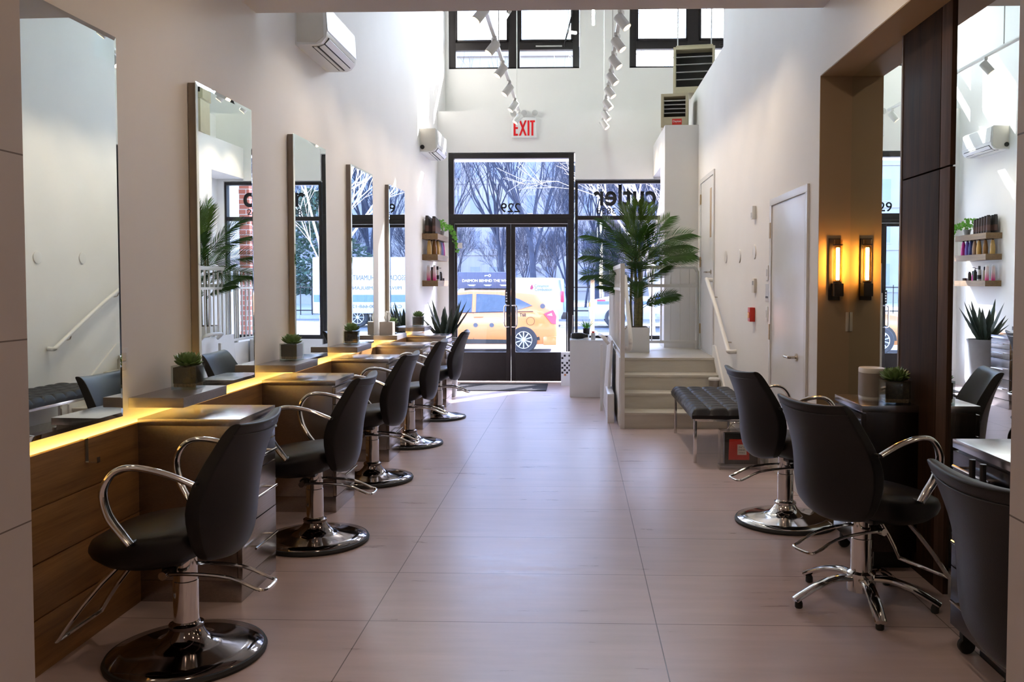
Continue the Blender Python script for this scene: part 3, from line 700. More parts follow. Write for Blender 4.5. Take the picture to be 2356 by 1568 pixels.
for k in range(60):
    q = k / 60; ivy_leaf(m, (.07 + .13 * q ** .6 + rnd.uniform(-.03, .03), .02 + .12 * q + rnd.uniform(-.04, .04), .13 - .36 * q * q + rnd.uniform(-.03, .03)), (rnd.uniform(0, .6), -1, rnd.uniform(0, .5)), rnd.uniform(.018, .03), rnd.uniform(0, 6.3))
m.build('leaves', 'ivy', t, 0)
MB().tube([(0, 0, .06), (.06, .02, .14), (.12, .06, .08), (.17, .11, -.06), (.2, .14, -.22)], 0.003, 6, 4).build('stem', 'cane', t)

# agave in a tall planter between the last cabinet and the door
t = thing('agave', 'large dark agave with spiny pointed leaves in a tall grey planter by the door', 'plant', (-1.66, 10.78, 0))
MB().lathe([(.13, 0), (.14, .01), (.19, .70), (.20, .74), (.185, .74), (.175, .68)], n=36).build('planter', 'grey', t)
m = MB(); rnd = random.Random(3)
def spear(m, base, az, el, L, w, bend):
    d = Vector((cos(az) * cos(el), sin(az) * cos(el), sin(el))); side = Vector((-sin(az), cos(az), 0)); nrm = side.cross(d); rings = []
    for i in range(11):
        q = i / 10; p = Vector(base) + d * (L * q) + Vector((0, 0, -1)) * (bend * L * q * q)
        ww = w * (0.75 + 0.9 * q - 1.65 * q * q) if q < .98 else .001
        sp = 1.12 if i % 2 else 0.94
        rings.append([p + side * ww * sp + nrm * ww * .35, p - nrm * ww * .12, p - side * ww * sp + nrm * ww * .35, p - nrm * ww * .38])
    m.loft(rings)
for az, el, L, w in ((200, 70, .56, .052), (150, 72, .60, .05), (20, 74, .55, .05), (330, 68, .60, .046), (345, 64, .60, .04), (240, 55, .45, .048), (350, 56, .56, .034), (180, 50, .42, .046), (100, 68, .5, .05), (60, 55, .5, .046), (270, 76, .46, .052), (300, 66, .5, .048), (120, 50, .42, .045), (220, 44, .36, .036)):
    spear(m, (0.03 * cos(radians(az)), 0.03 * sin(radians(az)), .70), radians(az), radians(el), L, w, .05)
m.build('leaves', 'agave', t, 30)
B(-.12, .12, -.12, .12, .66, .69, .02).build('soil', 'soil', t)

# ------------------------------------------------------------------ ceiling track lights and hanging fixtures
ZT = 3.74
def track(x, y0, y1, label, rods):
    t = thing('track_rail', label, 'track light', (x, 0, ZT))
    B(-.017, .017, y0, y1, 0, .03, .003).build('rail', 'rail', t)
    for y in rods: MB().tube([(0, y, .03), (0, y, 7 - ZT)], 0.006, 8).build('suspension_rod', 'rail', t)
def spot(x, y, az, label, tilt=55):
    t = thing('track_spotlight', label, 'spotlight', (x, y, ZT), az, 'white cylinder spotlights on the tracks')
    B(-.016, .016, -.045, .045, -.03, 0, .003).build('adapter', 'rail', t)
    MB().tube([(0, 0, -.03), (0, 0, -.07)], .008, 8).build('swivel', 'lgrey', t)
    R = Matrix.Translation((0, 0, -.085)) @ Matrix.Rotation(radians(tilt), 4, 'Y')
    h = MB().lathe([(.036, .05), (.042, .045), (.042, -.085), (.038, -.088), (.036, -.075)], n=24, cap1=False).xf(R).build('lamp_head', 'rail', t, 50)
    MB().lathe([(.001, -.0742), (.036, -.074)], n=24, cap0=False, cap1=False).xf(R).build('lens', 'spotglow', h)
SX, SXR = -0.775, 0.375
ysL = (6.2, 7.09, 8.09, 8.97, 9.85, 10.75, 11.55); ysR = (6.6, 7.33, 8.01, 8.65, 9.34, 10.0, 10.67, 11.38, 12.0)
track(SX, 5.6, 11.7, 'suspended white lighting track over the chair row', (6.2, 8.6, 11.2)); track(SXR, 5.6, 12.2, 'suspended white lighting track nearer the stairs', (6.2, 9.0, 11.9))
for k, y in enumerate(ysL): spot(SX, y, 0.35, 'white spotlight on the track over the chair row, %s from the front wall' % ORD[len(ysL) - 1 - k], 38)
for k, y in enumerate(ysR): spot(SXR, y, pi - 0.35, 'white spotlight on the track nearer the stairs, %s from the front wall' % ORD[len(ysR) - 1 - k], 38)
def spotlamp(x, y, dx):
    l = bpy.data.lights.new('spot_beam', 'SPOT'); l.energy = 8.5; l.spot_size = radians(75); l.spot_blend = 0.7; l.color = (1, .78, .55); l.shadow_soft_size = .04
    o = bpy.data.objects.new('spot_beam', l); C.objects.link(o); o.location = (x + dx * .07, y, ZT - .18); o.rotation_euler = Vector((dx * .62, -.2, -1)).to_track_quat('-Z', 'Y').to_euler()
for y in ysL: spotlamp(SX, y, -1)
for y in ysR: spotlamp(SXR, y, 1)
def tube_lamp(p, q, label, mat='tubedim'):
    t = thing('tube_pendant', label, 'pendant light', p, group='white tube pendants')
    v = Vector(q) - Vector(p)
    MB().tube([(0, 0, 0), v * .18], .019, 12).build('socket', 'rail', t); MB().tube([v * .18, v], .017, 12).build('tube', mat, t)
    MB().tube([(0, 0, 0), (0, 0, 7 - p[2])], .004, 6).build('cord', 'rail', t)
tube_lamp((-0.72, 9.4, 4.40), (-0.86, 9.42, 4.19), 'white tube pendant crossing the mullion of the high window')
tube_lamp((-0.09, 9.4, 4.16), (-0.005, 9.35, 4.135), 'short white tube pendant beside the edge of the high window')
tube_lamp((0.209, 10.8, 4.92), (0.209, 10.8, 4.65), 'upright white tube pendant against the white wall between high windows', 'tubeglow')

# unseen downlights added in the low ceiling to brighten the near room
for k, (x, y) in enumerate(((-1.1, -1.2), (0.9, -1.2), (-1.1, 0.6), (0.9, 0.6), (-1.1, 2.4), (0.9, 2.4), (-1.1, 4.1), (0.9, 4.1))):
    t = thing('added_fill_downlight', 'unseen downlight added to brighten the near part of the salon', 'added fill light', (x, y, 3.12), 0, 'added fill downlights')
    MB().lathe([(.075, 0), (.10, 0), (.10, -.006), (.078, -.004)], n=32, cap0=False, cap1=False).build('trim_ring', 'white', t); MB().lathe([(.001, -.001), (.075, -.001)], n=32, cap0=False, cap1=False).build('diffuser', 'fillglow', t, 0)

# exit sign with emergency lamp heads
t = thing('exit_sign', 'white EXIT sign with red letters and round emergency lamps above the door', 'exit sign', (-0.747, YF, 3.655))
B(-.178, .178, -.06, 0, -.142, .142, .006).build('housing', 'white', t)
m = MB(); u = .018
def lbar(x0, x1, z0, z1): m.box(x0, x1, -.064, -.058, z0, z1)
z0, z1 = -.118, .098
lbar(-.15, -.122, z0, z1); [lbar(-.122, -.088, z, z + .027) for z in (z0, -.023, z1 - .027)]
for a, b, q in ((-.075, .01, 0), (.01, -.075, .0007)): m.prism([(a - .0, z0), (a + .028, z0), (b + .028, z1), (b, z1)], -.064 - q, -.058, 'y')
lbar(.048, .076, z0, z1); lbar(.105, .133, z0, z1 - .027); lbar(.085, .155, z1 - .027, z1)
m.build('lettering', 'redsign', t, 0)
for x in (-.155, 0, .155):
    h = MB().lathe([(.02, 0), (.038, -.012), (.05, -.04), (.046, -.05)], (x, -.02, .20), 24, 'y').build('lamp_head', 'whitep', t)
    MB().lathe([(.001, -.053), (.043, -.051)], (x, -.02, .20), 24, 'y', False, False).build('lens', 'lgrey', h)
    MB().tube([(x, -.03, .13), (x, -.03, .17)], .01, 8).build('lamp_stem', 'whitep', h)
tag(B(.80, .83, YU - .012, YU, 3.96, 4.10, .004).build('wall_sensor', 'whitep'), 'small white sensor box high on the front wall', 'sensor')

# heaters on the partition
def heater(label, loc, w, h, d, nslat, rotz, sign=False):
    t = thing('unit_heater', label, 'heater', loc, rotz, 'beige unit heaters')
    e = .035; m = MB(); x = w / 2
    m.box(-x, -x + e, -d, 0, 0, h, .004); m.box(x - e, x, -d, 0, 0, h, .004); m.box(-x + e, x - e, -d, 0, h - e, h, .004); m.box(-x + e, x - e, -d, 0, 0, .13 if sign else .08, .004); m.box(-x + e, x - e, -.02, 0, .08, h - e)
    m.build('housing', 'beige', t)
    B(-x + e, x - e, -d * .5, -d * .5 + .01, .09, h - e).build('coil', 'dark', t)
    z0 = .13 if sign else .08
    for k in range(nslat):
        z = z0 + (h - e - z0) * (k + 1) / (nslat + 1)
        B(-x + e, x - e, -d + .002, -d + .045, z - .003, z + .003).build('louver_blade', 'lgrey' if k != nslat - 1 or not sign else 'whitep', t)
    if sign:
        s = B(-.03, .09, -d - .003, -d, .03, .105).build('badge', 'red', t); lettering('lettering', 'Dayton', 'whitev', .10, .034, s, (.03, -d - .004, .07), IN, .001)
    else: MB().tube([(-x + .03, -d * .5, h), (-x + .03, -d * .5, h + .06), (x - .03, -d * .5, h + .06), (x - .03, -d * .5, h)], .012, 8).build('bracket', 'beige', t)
    return t
heater('beige unit heater with a red badge standing on the partition top', (1.285, 11.25, 3.39), .34, .42, .4, 4, -.14, True)
t = heater('larger beige unit heater with open louvers hanging over the ledge', (1.60, 11.75, 3.93), .54, .60, .4, 4, -.16)
for x in (-.22, .22): MB().tube([(x, -.2, .6), (x, -.2, 3.07)], .008, 8).build('hanger_rod', 'lgrey', t)

# ------------------------------------------------------------------ stairs and landing
ys = [8.43, 8.71, 8.99, 9.27]; rz = .1575; X0 = .436
m = MB()
for k, y in enumerate(ys):
    y1 = ys[k + 1] if k < 3 else 12.30
    m.box(X0, XR - .001, y, y1 + .001, 0, rz * (k + 1) - .024)
    m.box(X0, XR - .001, y - .014, y1 + .003, rz * (k + 1) - .024, rz * (k + 1), .003)
struct(m.build('stairs', 'stair'), 'pale wooden stairs of four steps up to a landing', 'stairs')
m = MB(); m.prism([(8.38, 0), (8.38, .20), (9.24, .76), (9.40, .76), (9.40, .63), (9.3, .63), (8.5, 0)], XR - .02, XR - .0005, 'x'); struct(m.build('trim_4', 'wall', smooth=0))
LZ = .63
def tb(parent, name, segs, r, mat='rail', n=10, smooth=0):
    m = MB()
    for s in segs: m.tube(s, r, n, smooth)
    return m.build(name, mat, parent)
# guard beside the stairs
t = thing('stair_guard', 'white metal guard rail with upright bars along the open side of the stairs', 'railing', (.455, 0, 0))
gz = 1.63
m = MB(); m.box(-.022, .022, 8.40, 8.445, 0, 1.34, .004); m.box(-.022, .022, 11.28, 11.32, LZ, gz, .004); m.build('post', 'rail', t)
m = MB(); m.box(-.022, .022, 8.48, 11.32, gz - .045, gz, .006); m.box(-.018, .018, 8.48, 11.32, 1.36, 1.39, .004); m.box(-.018, .018, 8.48, 11.32, .72, .75, .004); m.box(-.022, .022, 8.44, 8.49, .72, gz, .004); m.build('rail', 'rail', t)
for k in range(24): B(-.008, .008, 8.58 + k * .115 - .008, 8.58 + k * .115 + .008, .75, gz - .045).build('baluster', 'rail', t, 0)
B(-.03, -.018, 8.46, 11.3, .02, .70, .002).build('side_panel', 'wall', t)
t = thing('stair_handrail', 'white round handrail looping back at its foot on the stair guard', 'railing', (.52, 0, 0))
MB().tube([(-.03, 8.45, .79), (.0, 8.40, .79), (.005, 8.38, .80), (.01, 8.38, .84), (.01, 8.40, .92), (.01, 8.9, 1.22), (.01, 9.3, 1.49), (.01, 9.34, 1.50), (-.05, 9.36, 1.50)], .021, 12, 4).build('rail', 'rail', t)
tb(t, 'bracket', [[(-.055, 8.6, .95), (.01, 8.6, 1.03)], [(-.055, 9.2, 1.36), (.01, 9.2, 1.42)]], .008)
# guard at the back of the landing
t = thing('landing_guard', 'white metal guard rail at the back of the landing, rounded at one corner', 'railing', (0, 10.52, 0))
MB().tube([(.50, 0, gz), (1.35, 0, gz), (1.44, 0, gz), (1.475, 0, gz - .05), (1.48, 0, gz - .15), (1.48, 0, LZ)], .021, 12, 4).build('top_rail', 'rail', t)
m = MB(); m.box(.48, 1.50, -.018, .018, 1.385, 1.425, .004); m.box(.48, 1.48, -.015, .015, .70, .735, .004); m.box(.46, .50, -.02, .02, LZ, gz, .004); m.build('rail', 'rail', t)
for k in range(8): B(.58 + k * .115 - .007, .58 + k * .115 + .007, -.007, .007, .735, gz - .01).build('baluster', 'rail', t, 0)
# wall handrail
t = thing('wall_handrail', 'white round handrail on the wall beside the stairs', 'railing', (XR, 0, 0))
MB().tube([(0, 8.1, .79), (-.06, 8.08, .79), (-.075, 8.10, .795), (-.075, 8.16, .83), (-.075, 8.8, 1.17), (-.075, 9.42, 1.46), (-.07, 9.44, 1.47), (0, 9.44, 1.47)], .021, 12, 4).build('rail', 'rail', t)
for y, z in ((8.35, .93), (9.2, 1.355)): MB().tube([(-.075, y, z - .01), (-.06, y, z - .06), (0, y, z - .07)], .007, 8, 3).build('bracket', 'nickel', t)
# folded white platform leaning against the stair side
t = thing('folded_platform', 'white folded platform lift leaning on the stair side behind the reception stand', 'lift', (.30, 0, 0))
MB().prism([(0.02, .02), (.05, .02), (.10, .82), (.075, .82)], 9.2, 10.2, 'y').build('platform', 'white', t)
B(.02, .09, 8.75, 9.4, .0, .30, .004).build('side_flap', 'white', t); 
MB().tube([(.05, 9.2, .78), (-.02, 9.25, .86), (-.04, 9.6, .86), (.05, 9.7, .80)], .018, 10, 4).build('folding_arm', 'rail', t)
B(-.03, .0, 9.6, 9.64, 0, .75, .004).build('strut', 'rail', t)

# doors in the stair-side wall
def wall_door(name, y0, y1, z0, z1, label, slit, lever_y, lever_mat, hinge_y):
    d = struct(thing(name, label, 'door', (XR, 0, 0)))
    f = .05; m = MB(); m.box(-.016, 0, y0 - f, y0, z0, z1, .002); m.box(-.016, 0, y1, y1 + f, z0, z1, .002); m.box(-.016, 0, y0 - f, y1 + f, z1 + .0005, z1 + f, .002); m.build('frame', 'white', d)
    B(-.006, 0, y0 + .004, y1 - .004, z0 + .01, z1 - .004, .002).build('slab', 'white', d)
    zl = z0 + .93
    s = 1 if hinge_y > lever_y else -1
    m = MB(); m.cyl((-.016, lever_y, zl), .027, .012, 20, 'x'); m.tube([(-.014, lever_y, zl), (-.06, lever_y, zl), (-.065, lever_y + s * .02, zl), (-.065, lever_y + s * .12, zl)], .010, 10, 3); m.build('lever_handle', lever_mat, d)
    for zz in (z0 + .2, z0 + 1.0, z1 - .25): B(-.022, -.006, hinge_y - .016, hinge_y + .016, zz, zz + .12, .002).build('hinge', 'brass', d)
    if slit: B(-.008, -.0055, *slit).build('vision_panel', 'taupe', d, 0)
    return d
wall_door('door_3', 9.46, 10.40, LZ, LZ + 2.0, 'white door up on the stair landing with a narrow vision slit', (9.60, 9.72, 1.95, 2.50), 9.60, 'nickel', 10.40)
wall_door('door_4', 5.66, 6.64, 0, 2.03, 'white door at floor level beside the niche', None, 5.86, 'nickel', 6.66)

# small wall fittings on the stair-side wall
for k, (y, z) in enumerate(((7.30, 1.70), (7.97, 1.685), (8.68, 1.70))):
    t = thing('wall_disc', 'flat white round wall disc, %s from the floor-level door' % ORD[k], 'wall fitting', (XR, y, z), group='round wall discs'); MB().lathe([(.062, 0), (.06, -.008), (.05, -.011)], (0, 0, 0), 32, 'x').build('cover', 'whitep', t, 30)
t = thing('alarm_sounder', 'small white alarm sounder on the wall above the discs', 'alarm', (XR, 7.29, 2.03)); B(-.035, 0, -.04, .04, -.055, .055, .008).build('housing', 'whitep', t); B(-.038, -.034, -.02, .02, -.04, .0, .003).build('grille', 'lgrey', t)
t = thing('thermostat', 'beige wall thermostat with a small display', 'thermostat', (XR, 7.265, 1.415)); B(-.022, 0, -.045, .045, -.06, .06, .005).build('housing', 'offwhite', t); B(-.0235, -.0215, -.025, .025, .005, .04).build('display', 'grey', t)
t = thing('fire_alarm', 'red fire alarm station on the wall below the thermostat', 'fire alarm', (XR, 7.31, 1.17)); B(-.045, 0, -.045, .045, -.06, .06, .006).build('housing', 'red', t); B(-.05, -.044, -.03, .03, -.03, .02, .004).build('lens', 'orange', t)
for lab, z, n_ in (('upper', 1.518, 'upper of two'), ('lower', 1.194, 'lower of two')):
    t = thing('switch_plate', 'white switch plate beside the floor-level door, %s' % n_, 'switch', (XR, 6.80, z), group='switch plates by the door'); B(-.007, 0, -.035, .035, -.058, .058, .002).build('cover_plate', 'whitep', t); B(-.012, -.006, -.012, .012, -.028, .028, .002).build('rocker', 'white', t)
t = thing('restroom_sign', 'grey restroom sign between two switch plates', 'sign', (XR, 6.80, 1.36)); B(-.006, 0, -.055, .055, -.07, .07, .001).build('plate', 'lgrey', t); lettering('lettering', 'RESTROOM', 'ink', .085, .016, t, (-.007, 0, -.035), TOX, .0005)

# ------------------------------------------------------------------ palm on the landing
PX_, PY_ = .71, 10.12
t = thing('potted_palm', 'tall green areca palm in a white square planter on the landing', 'plant', (PX_, PY_, LZ))
m = MB(); a = .145; m.box(-a, a, -a, a, 0, .29, .003); m.build('planter', 'white', t); B(-a + .02, a - .02, -a + .02, a - .02, .27, .296).build('soil', 'soil', t)
canes = ((-.06, .03, .85), (.03, -.03, 1.05), (.06, .04, .75), (-.01, .05, 1.15), (.0, -.06, .6))
for x, y, h in canes: MB().tube([(x, y, .28), (x * 1.1, y, .28 + h * .4), (x * .8, y, .28 + h)], .016, 8, 3, radii=[1.2, 1, .6]).build('cane', 'cane', t)
def frond_mesh(L, droop, n, wl, mat, seed, wid=.0062):
    """feather frond along +x: arched midrib, long narrow leaflets on both sides"""
    rnd = random.Random(seed); m = MB(); P = []; N = n + 8
    for i in range(N):
        q = i / (N - 1); P.append(Vector((L * (q - .15 * droop * q * q), 0, L * (.10 * q - droop * .5 * q * q))))
    m.tube(P, .0045, 5, radii=[1 - .75 * i / (N - 1) for i in range(N)])
    for i in range(7, N):
        q = (i - 7) / (n); p = P[i]; tg = (P[min(i + 1, N - 1)] - P[i - 1]).normalized()
        ll = wl * (math.sin(pi * (.20 + .70 * q)) ** .6) * rnd.uniform(.9, 1.06)
        for sg in (-1, 1):
            d = (tg * (.55 + .55 * q) + Vector((0, sg * .85, .10 + rnd.uniform(-.06, .06)))).normalized()
            A_ = [p + d * (ll * f) + tg * (ll * .12 * f * f) + Vector((0, 0, -ll * .20 * f * f)) for f in (0, .25, .6, 1)]
            ws = [wid * .5, wid, wid * .8, .0005]
            wd_ = d.cross(Vector((0, 0, 1))).normalized()
            m.quadstrip([x + wd_ * w_ for x, w_ in zip(A_, ws)], [x - wd_ * w_ for x, w_ in zip(A_, ws)])
    return m.mesh('frond', mat, 0)
FV = [frond_mesh(.78, .75, 30, .25, 'palm', 1), frond_mesh(.66, .45, 28, .22, 'palm', 2), frond_mesh(.60, .25, 26, .20, 'palmy', 3), frond_mesh(.52, .6, 24, .18, 'palm', 4)]
def frond(v, z, az, el, roll, s=1.0):
    o = bpy.data.objects.new('frond', FV[v]); C.objects.link(o); o.parent = t; o.location = (.03 * cos(radians(az)), .03 * sin(radians(az)), z)
    o.rotation_euler = (Matrix.Rotation(radians(az), 3, 'Z') @ Matrix.Rotation(radians(-el), 3, 'Y') @ Matrix.Rotation(radians(roll), 3, 'X')).to_euler(); o.scale = (s, s, s)
for v, z, az, el, roll, s in ((0, 1.10, 185, 38, -50, .88), (0, 1.00, 176, 22, -60, .88), (1, .92, 190, 2, -55, .95), (1, 1.10, 160, 55, -40, 1.0),
        (0, 1.12, -6, 36, 50, .93), (0, 1.00, 0, 24, 60, .93), (1, 1.05, -16, 12, 55, 1.0), (0, 1.06, 8, 32, 35, .93), (1, 1.15, 22, 52, 40, 1.0),
        (2, 1.22, 95, 82, 90, 1.0), (2, 1.2, 190, 80, -60, .9), (2, 1.2, -10, 80, 60, .9), (2, 1.18, -90, 76, 0, 1.0), (2, 1.15, -130, 66, -20, 1.0), (2, 1.15, -50, 66, 20, 1.0),
        (1, 1.0, -80, 52, 10, 1.0), (1, .95, -110, 48, -20, 1.0), (1, .90, -60, 44, 30, 1.0), (3, .85, -95, 36, 0, 1.0), (3, .75, -70, 30, 20, 1.0), (3, .75, -120, 32, -20, 1.0),
        (3, .48, 0, 34, 45, 1.0), (3, .52, -20, 26, 45, .9), (3, .60, 180, 44, -45, .95), (3, .62, 200, 30, -50, .9), (3, .70, 12, 50, 40, 1.0), (3, .72, 165, 56, -30, .9), (1, .9, 100, 44, 0, 1.0), (1, .85, 60, 50, 30, .9), (3, .55, -90, 50, 0, .9)):
    frond(v, z, az, el, roll, s)

# ------------------------------------------------------------------ reception stand and what stands on it
t = thing('reception_stand', 'white lacquered reception stand near the foot of the stairs', 'counter', (.16, 10.97, 0))
B(-.241, .241, -.22, .22, .0, .70, .002).build('body', 'white', t); B(-.243, .243, -.222, .222, .70, .72, .003).build('top', 'white', t)
t = thing('potted_grass', 'spiky green plant in a small black and white pot on the reception stand', 'plant', (.13, 11.09, .72))
MB().lathe([(.035, 0), (.042, .06), (.045, .13), (.04, .13), (.036, .1)], n=20).build('pot', 'white', t); MB().lathe([(.0435, .055), (.0462, .132)], n=20, cap0=False, cap1=False).build('pot_band', 'blackp', t)
m = MB(); rnd = random.Random(8)
for k in range(34): spear(m, (0, 0, .12), rnd.uniform(0, 6.28), radians(rnd.uniform(35, 88)), rnd.uniform(.10, .19), .007, .12)
m.build('leaves', 'grass', t, 40)
t = thing('hair_dryer', 'black hair dryer lying on the reception stand', 'hair dryer', (.03, 10.90, .72))
MB().lathe([(.02, -.10), (.035, -.09), (.044, -.02), (.04, .05), (.024, .085), (.022, .12)], (0, 0, .046), 20, 'x').build('body', 'blackp', t); MB().tube([(-.03, 0, .04), (.0, .05, .03), (.02, .14, .022)], .017, 10, 3).build('handle', 'blackp', t)
t = thing('spray_can', 'silver can with a red cap on the reception stand', 'can', (.215, 10.86, .72)); MB().cyl((0, 0, 0), .028, .085, 20, 'z', .004).build('body', 'lgrey', t); MB().cyl((0, 0, .085), .018, .02, 16, 'z', .003).build('cap', 'red', t)
t = thing('hair_brush', 'black brush lying beside the silver can', 'brush', (.30, 10.98, .72)); MB().tube([(-.11, 0, .02), (0, -.02, .03), (.08, -.05, .015)], .02, 10, 3, radii=[.6, 1.1, .5]).build('body', 'blackp', t)
t = thing('acrylic_holder', 'clear acrylic card holder at the front of the reception stand', 'card holder', (.115, 10.79, .72)); MB().box(-.03, .03, -.02, .02, 0, .004).box(-.03, .03, .012, .016, .004, .06).box(-.03, .03, -.02, -.016, .004, .03).build('tray', 'acryl', t, 0)
t = thing('menu_stand', 'white price card in a slanted stand at the edge of the reception stand', 'card', (-.04, 11.08, .72)); MB().prism([(-.02, 0), (-.012, 0), (.0, .30), (-.008, .30)], -.06, .06, 'y').build('card', 'label', t); B(-.04, .04, -.06, .06, 0, .004).build('foot', 'acryl', t)
t = thing('patterned_box', 'white upright box patterned with black squares behind the reception stand', 'box', (-.13, 12.0, 0))
B(-.083, .083, -.06, .06, 0, .47, .002).build('body', 'white', t)
m = MB(); rnd = random.Random(5)
for i in range(5):
    for j in range(8):
        if (i + j) % 2 == 0 and rnd.random() > .15: m.box(-.078 + i * .033, -.05 + i * .033, -.0615, -.06, .17 + j * .034, .198 + j * .034)
m.build('square_pattern', 'ink', t, 0); m = MB(); m.box(-.04, -.012, -.0615, -.06, .14, .165); m.box(.05, .078, -.0615, -.06, .14, .165); m.build('yellow_pattern', 'taxi', t, 0)

# ------------------------------------------------------------------ bench, acrylic case, bin
t = thing('tufted_bench', 'black tufted leather bench on slim chrome legs in front of the stairs', 'bench', (1.215, 7.50, 0))
m = MB(); nx, ny = 40, 100; x0, x1, y0, y1 = -.30, .265, -.76, .72
def tuft(u, v):
    a = abs(math.sin(pi * u * 4)) ; b = abs(math.sin(pi * v * 10)); e = min(u, 1 - u, ) * 14; g = min(v, 1 - v) * 32
    edge = min(1, e, g); return (.452 - .014 * (1 - a ** .35) - .017 * (1 - b ** .35)) - .028 * (1 - edge) ** 2
G = [[m.bm.verts.new((x0 + (x1 - x0) * i / nx, y0 + (y1 - y0) * j / ny, tuft(i / nx, j / ny))) for j in range(ny + 1)] for i in range(nx + 1)]
for i in range(nx):
    for j in range(ny): m.bm.faces.new((G[i][j], G[i + 1][j], G[i + 1][j + 1], G[i][j + 1]))
bo = [G[i][0] for i in range(nx + 1)] + [G[nx][j] for j in range(1, ny + 1)] + [G[i][ny] for i in range(nx - 1, -1, -1)] + [G[0][j] for j in range(ny - 1, 0, -1)]
prev = bo
for dz, sc in ((.395, 1.012), (.365, 1.0)):
    cur = [m.bm.verts.new((v.co.x * sc, v.co.y * sc, dz)) for v in bo]
    for i in range(len(bo)): m.bm.faces.new((prev[i], prev[(i + 1) % len(bo)], cur[(i + 1) % len(bo)], cur[i]))
    prev = cur
m.bm.faces.new(prev); m.build('cushion', 'leather', t, 40)
m = MB(); fx0, fx1, fy0, fy1 = -.265, .24, -.68, .68
for q in (fx0, fx1): m.box(q - .012, q + .012, fy0, fy1, .335, .365, .002)
for q in (fy0, fy1): m.box(fx0, fx1, q - .012, q + .012, .335, .365, .002)
m.build('frame', 'chrome', t)
for qx in (fx0, fx1):
    for qy in (fy0, fy1): B(qx - .013, qx + .013, qy - .013, qy + .013, 0, .34, .002).build('leg', 'chrome', t)
t = thing('acrylic_case', 'clear acrylic carrying case holding a red and black print, on the floor by the bench', 'case', (1.26, 6.62, 0))
m = MB(); a, b, e = .152, .055, .005
for x0, x1, y0, y1, z0, z1 in ((-a, a, -b, -b + e, .035, .30), (-a, a, b - e, b, .035, .30), (-a, -a + e, -b + e, b - e, .035, .30), (a - e, a, -b + e, b - e, .035, .30), (-a, a, -b, b, .03, .035), (-a, a, -b, b, .30, .306)): m.box(x0, x1, y0, y1, z0, z1)
for sx in (-1, 1): m.box(sx * a - .004, sx * a + .004, -b, b, 0, .03)
m.build('shell', 'acryl', t, 0)
p = B(-.115, .14, -.032, .032, .04, .28, .004).build('print', 'blackp', t)
MB().loft([[(-.075 + .012 * cos(i * pi / 2 + pi / 4) , -.033, .155) for i in range(4)], [(-.085, -.033, .075), (.075, -.033, .075), (.07, -.033, .235), (-.08, -.033, .235)], [(-.07, -.037, .085), (.06, -.037, .085), (.058, -.037, .225), (-.068, -.037, .225)]], False, True).build('red_cushion', 'red', p)
lc = B(-.018, .052, -.0395, -.037, .115, .195).build('paper_label', 'label', p)
for k, (s_, hh) in enumerate((('N°5', .011), ('CHANEL', .013), ('PARIS', .009))): lettering('lettering', s_, 'ink', .045 if k != 1 else .055, hh, p, (.017, -.0396, .175 - k * .022), IN, .0005)
MB().tube([(-.09, 0, .306), (-.03, 0, .36), (.06, 0, .335), (.1, 0, .306)], .004, 6, 4).build('handle', 'chrome', t)
t = thing('waste_bin', 'small bronze bin with a white lid on the stair by the wall', 'bin', (1.425, 8.86, 2 * rz)); MB().lathe([(.05, 0), (.056, .12)], n=24).build('body', 'mframe', t); MB().lathe([(.058, .12), (.058, .135), (.05, .145)], n=24).build('lid', 'whitep', t)

# ------------------------------------------------------------------ niche: mirrors, walnut, sconce
def floor_mirror(y0, y1, label):
    t = thing('niche_mirror', label, 'mirror', (XN, 0, 0), group='full-height niche mirrors')
    B(.006, .03, y0, y1, 0.0, 2.715).build('backing', 'black', t, 0); B(0, .006, y0 + .002, y1 - .002, .0, 2.712).build('mirror_glass', 'mirror', t, 0)
floor_mirror(4.54, YN - .006, 'narrow full-height mirror in the niche reflecting the wall lamp')
floor_mirror(1.86, 3.95, 'wide full-height mirror between the walnut panel and the stone pillar')
t = struct(thing('wall_walnut', 'dark walnut wall panel of tall boards between two mirrors', 'wall panelling', (XN, 0, 0)))
for y0, y1, mm in ((3.95, 4.06, 'walnut2'), (4.066, 4.535, 'walnut')):
    for z0, z1 in ((0, 1.965), (1.973, 2.715)): B(-.012, .03, y0, y1, z0, z1, .0015).build('board', mm, t)
B(-.016, .0, 4.525, 4.542, 0, 2.715).build('edge_trim', 'mframe', t, 0)
t = thing('wall_sconce', 'black wall sconce with a glowing amber tube bulb in the niche', 'wall lamp', (1.612, YN - .004, 1.33))
B(-.04, .03, -.014, 0, 0, .385, .002).build('back_plate', 'black', t)
m = MB(); m.box(-.026, .032, -.085, -.014, .025, .105, .004); m.cyl((0.003, -.055, .105), .027, .012, 20, 'z'); m.build('socket', 'black', t)
MB().lathe([(.026, .115), (.026, .375)], (.003, -.055, 0), 24, cap0=False, cap1=False).build('glass_tube', 'amber', t)
MB().lathe([(.031, .338), (.031, .345), (.0255, .345), (.0255, .338)], (.003, -.055, 0), 24, cap0=False, cap1=False).build('ring', 'black', t)
MB().cyl((.003, -.055, .125), .011, .20, 12, 'z', .003).build('filament', 'filament', t)
tag(B(1.684, 1.703, YN - .009, YN - .004, 1.135, 1.255, .001).build('light_switch', 'offwhite'), 'beige light switch under the sconce at the niche corner', 'switch')
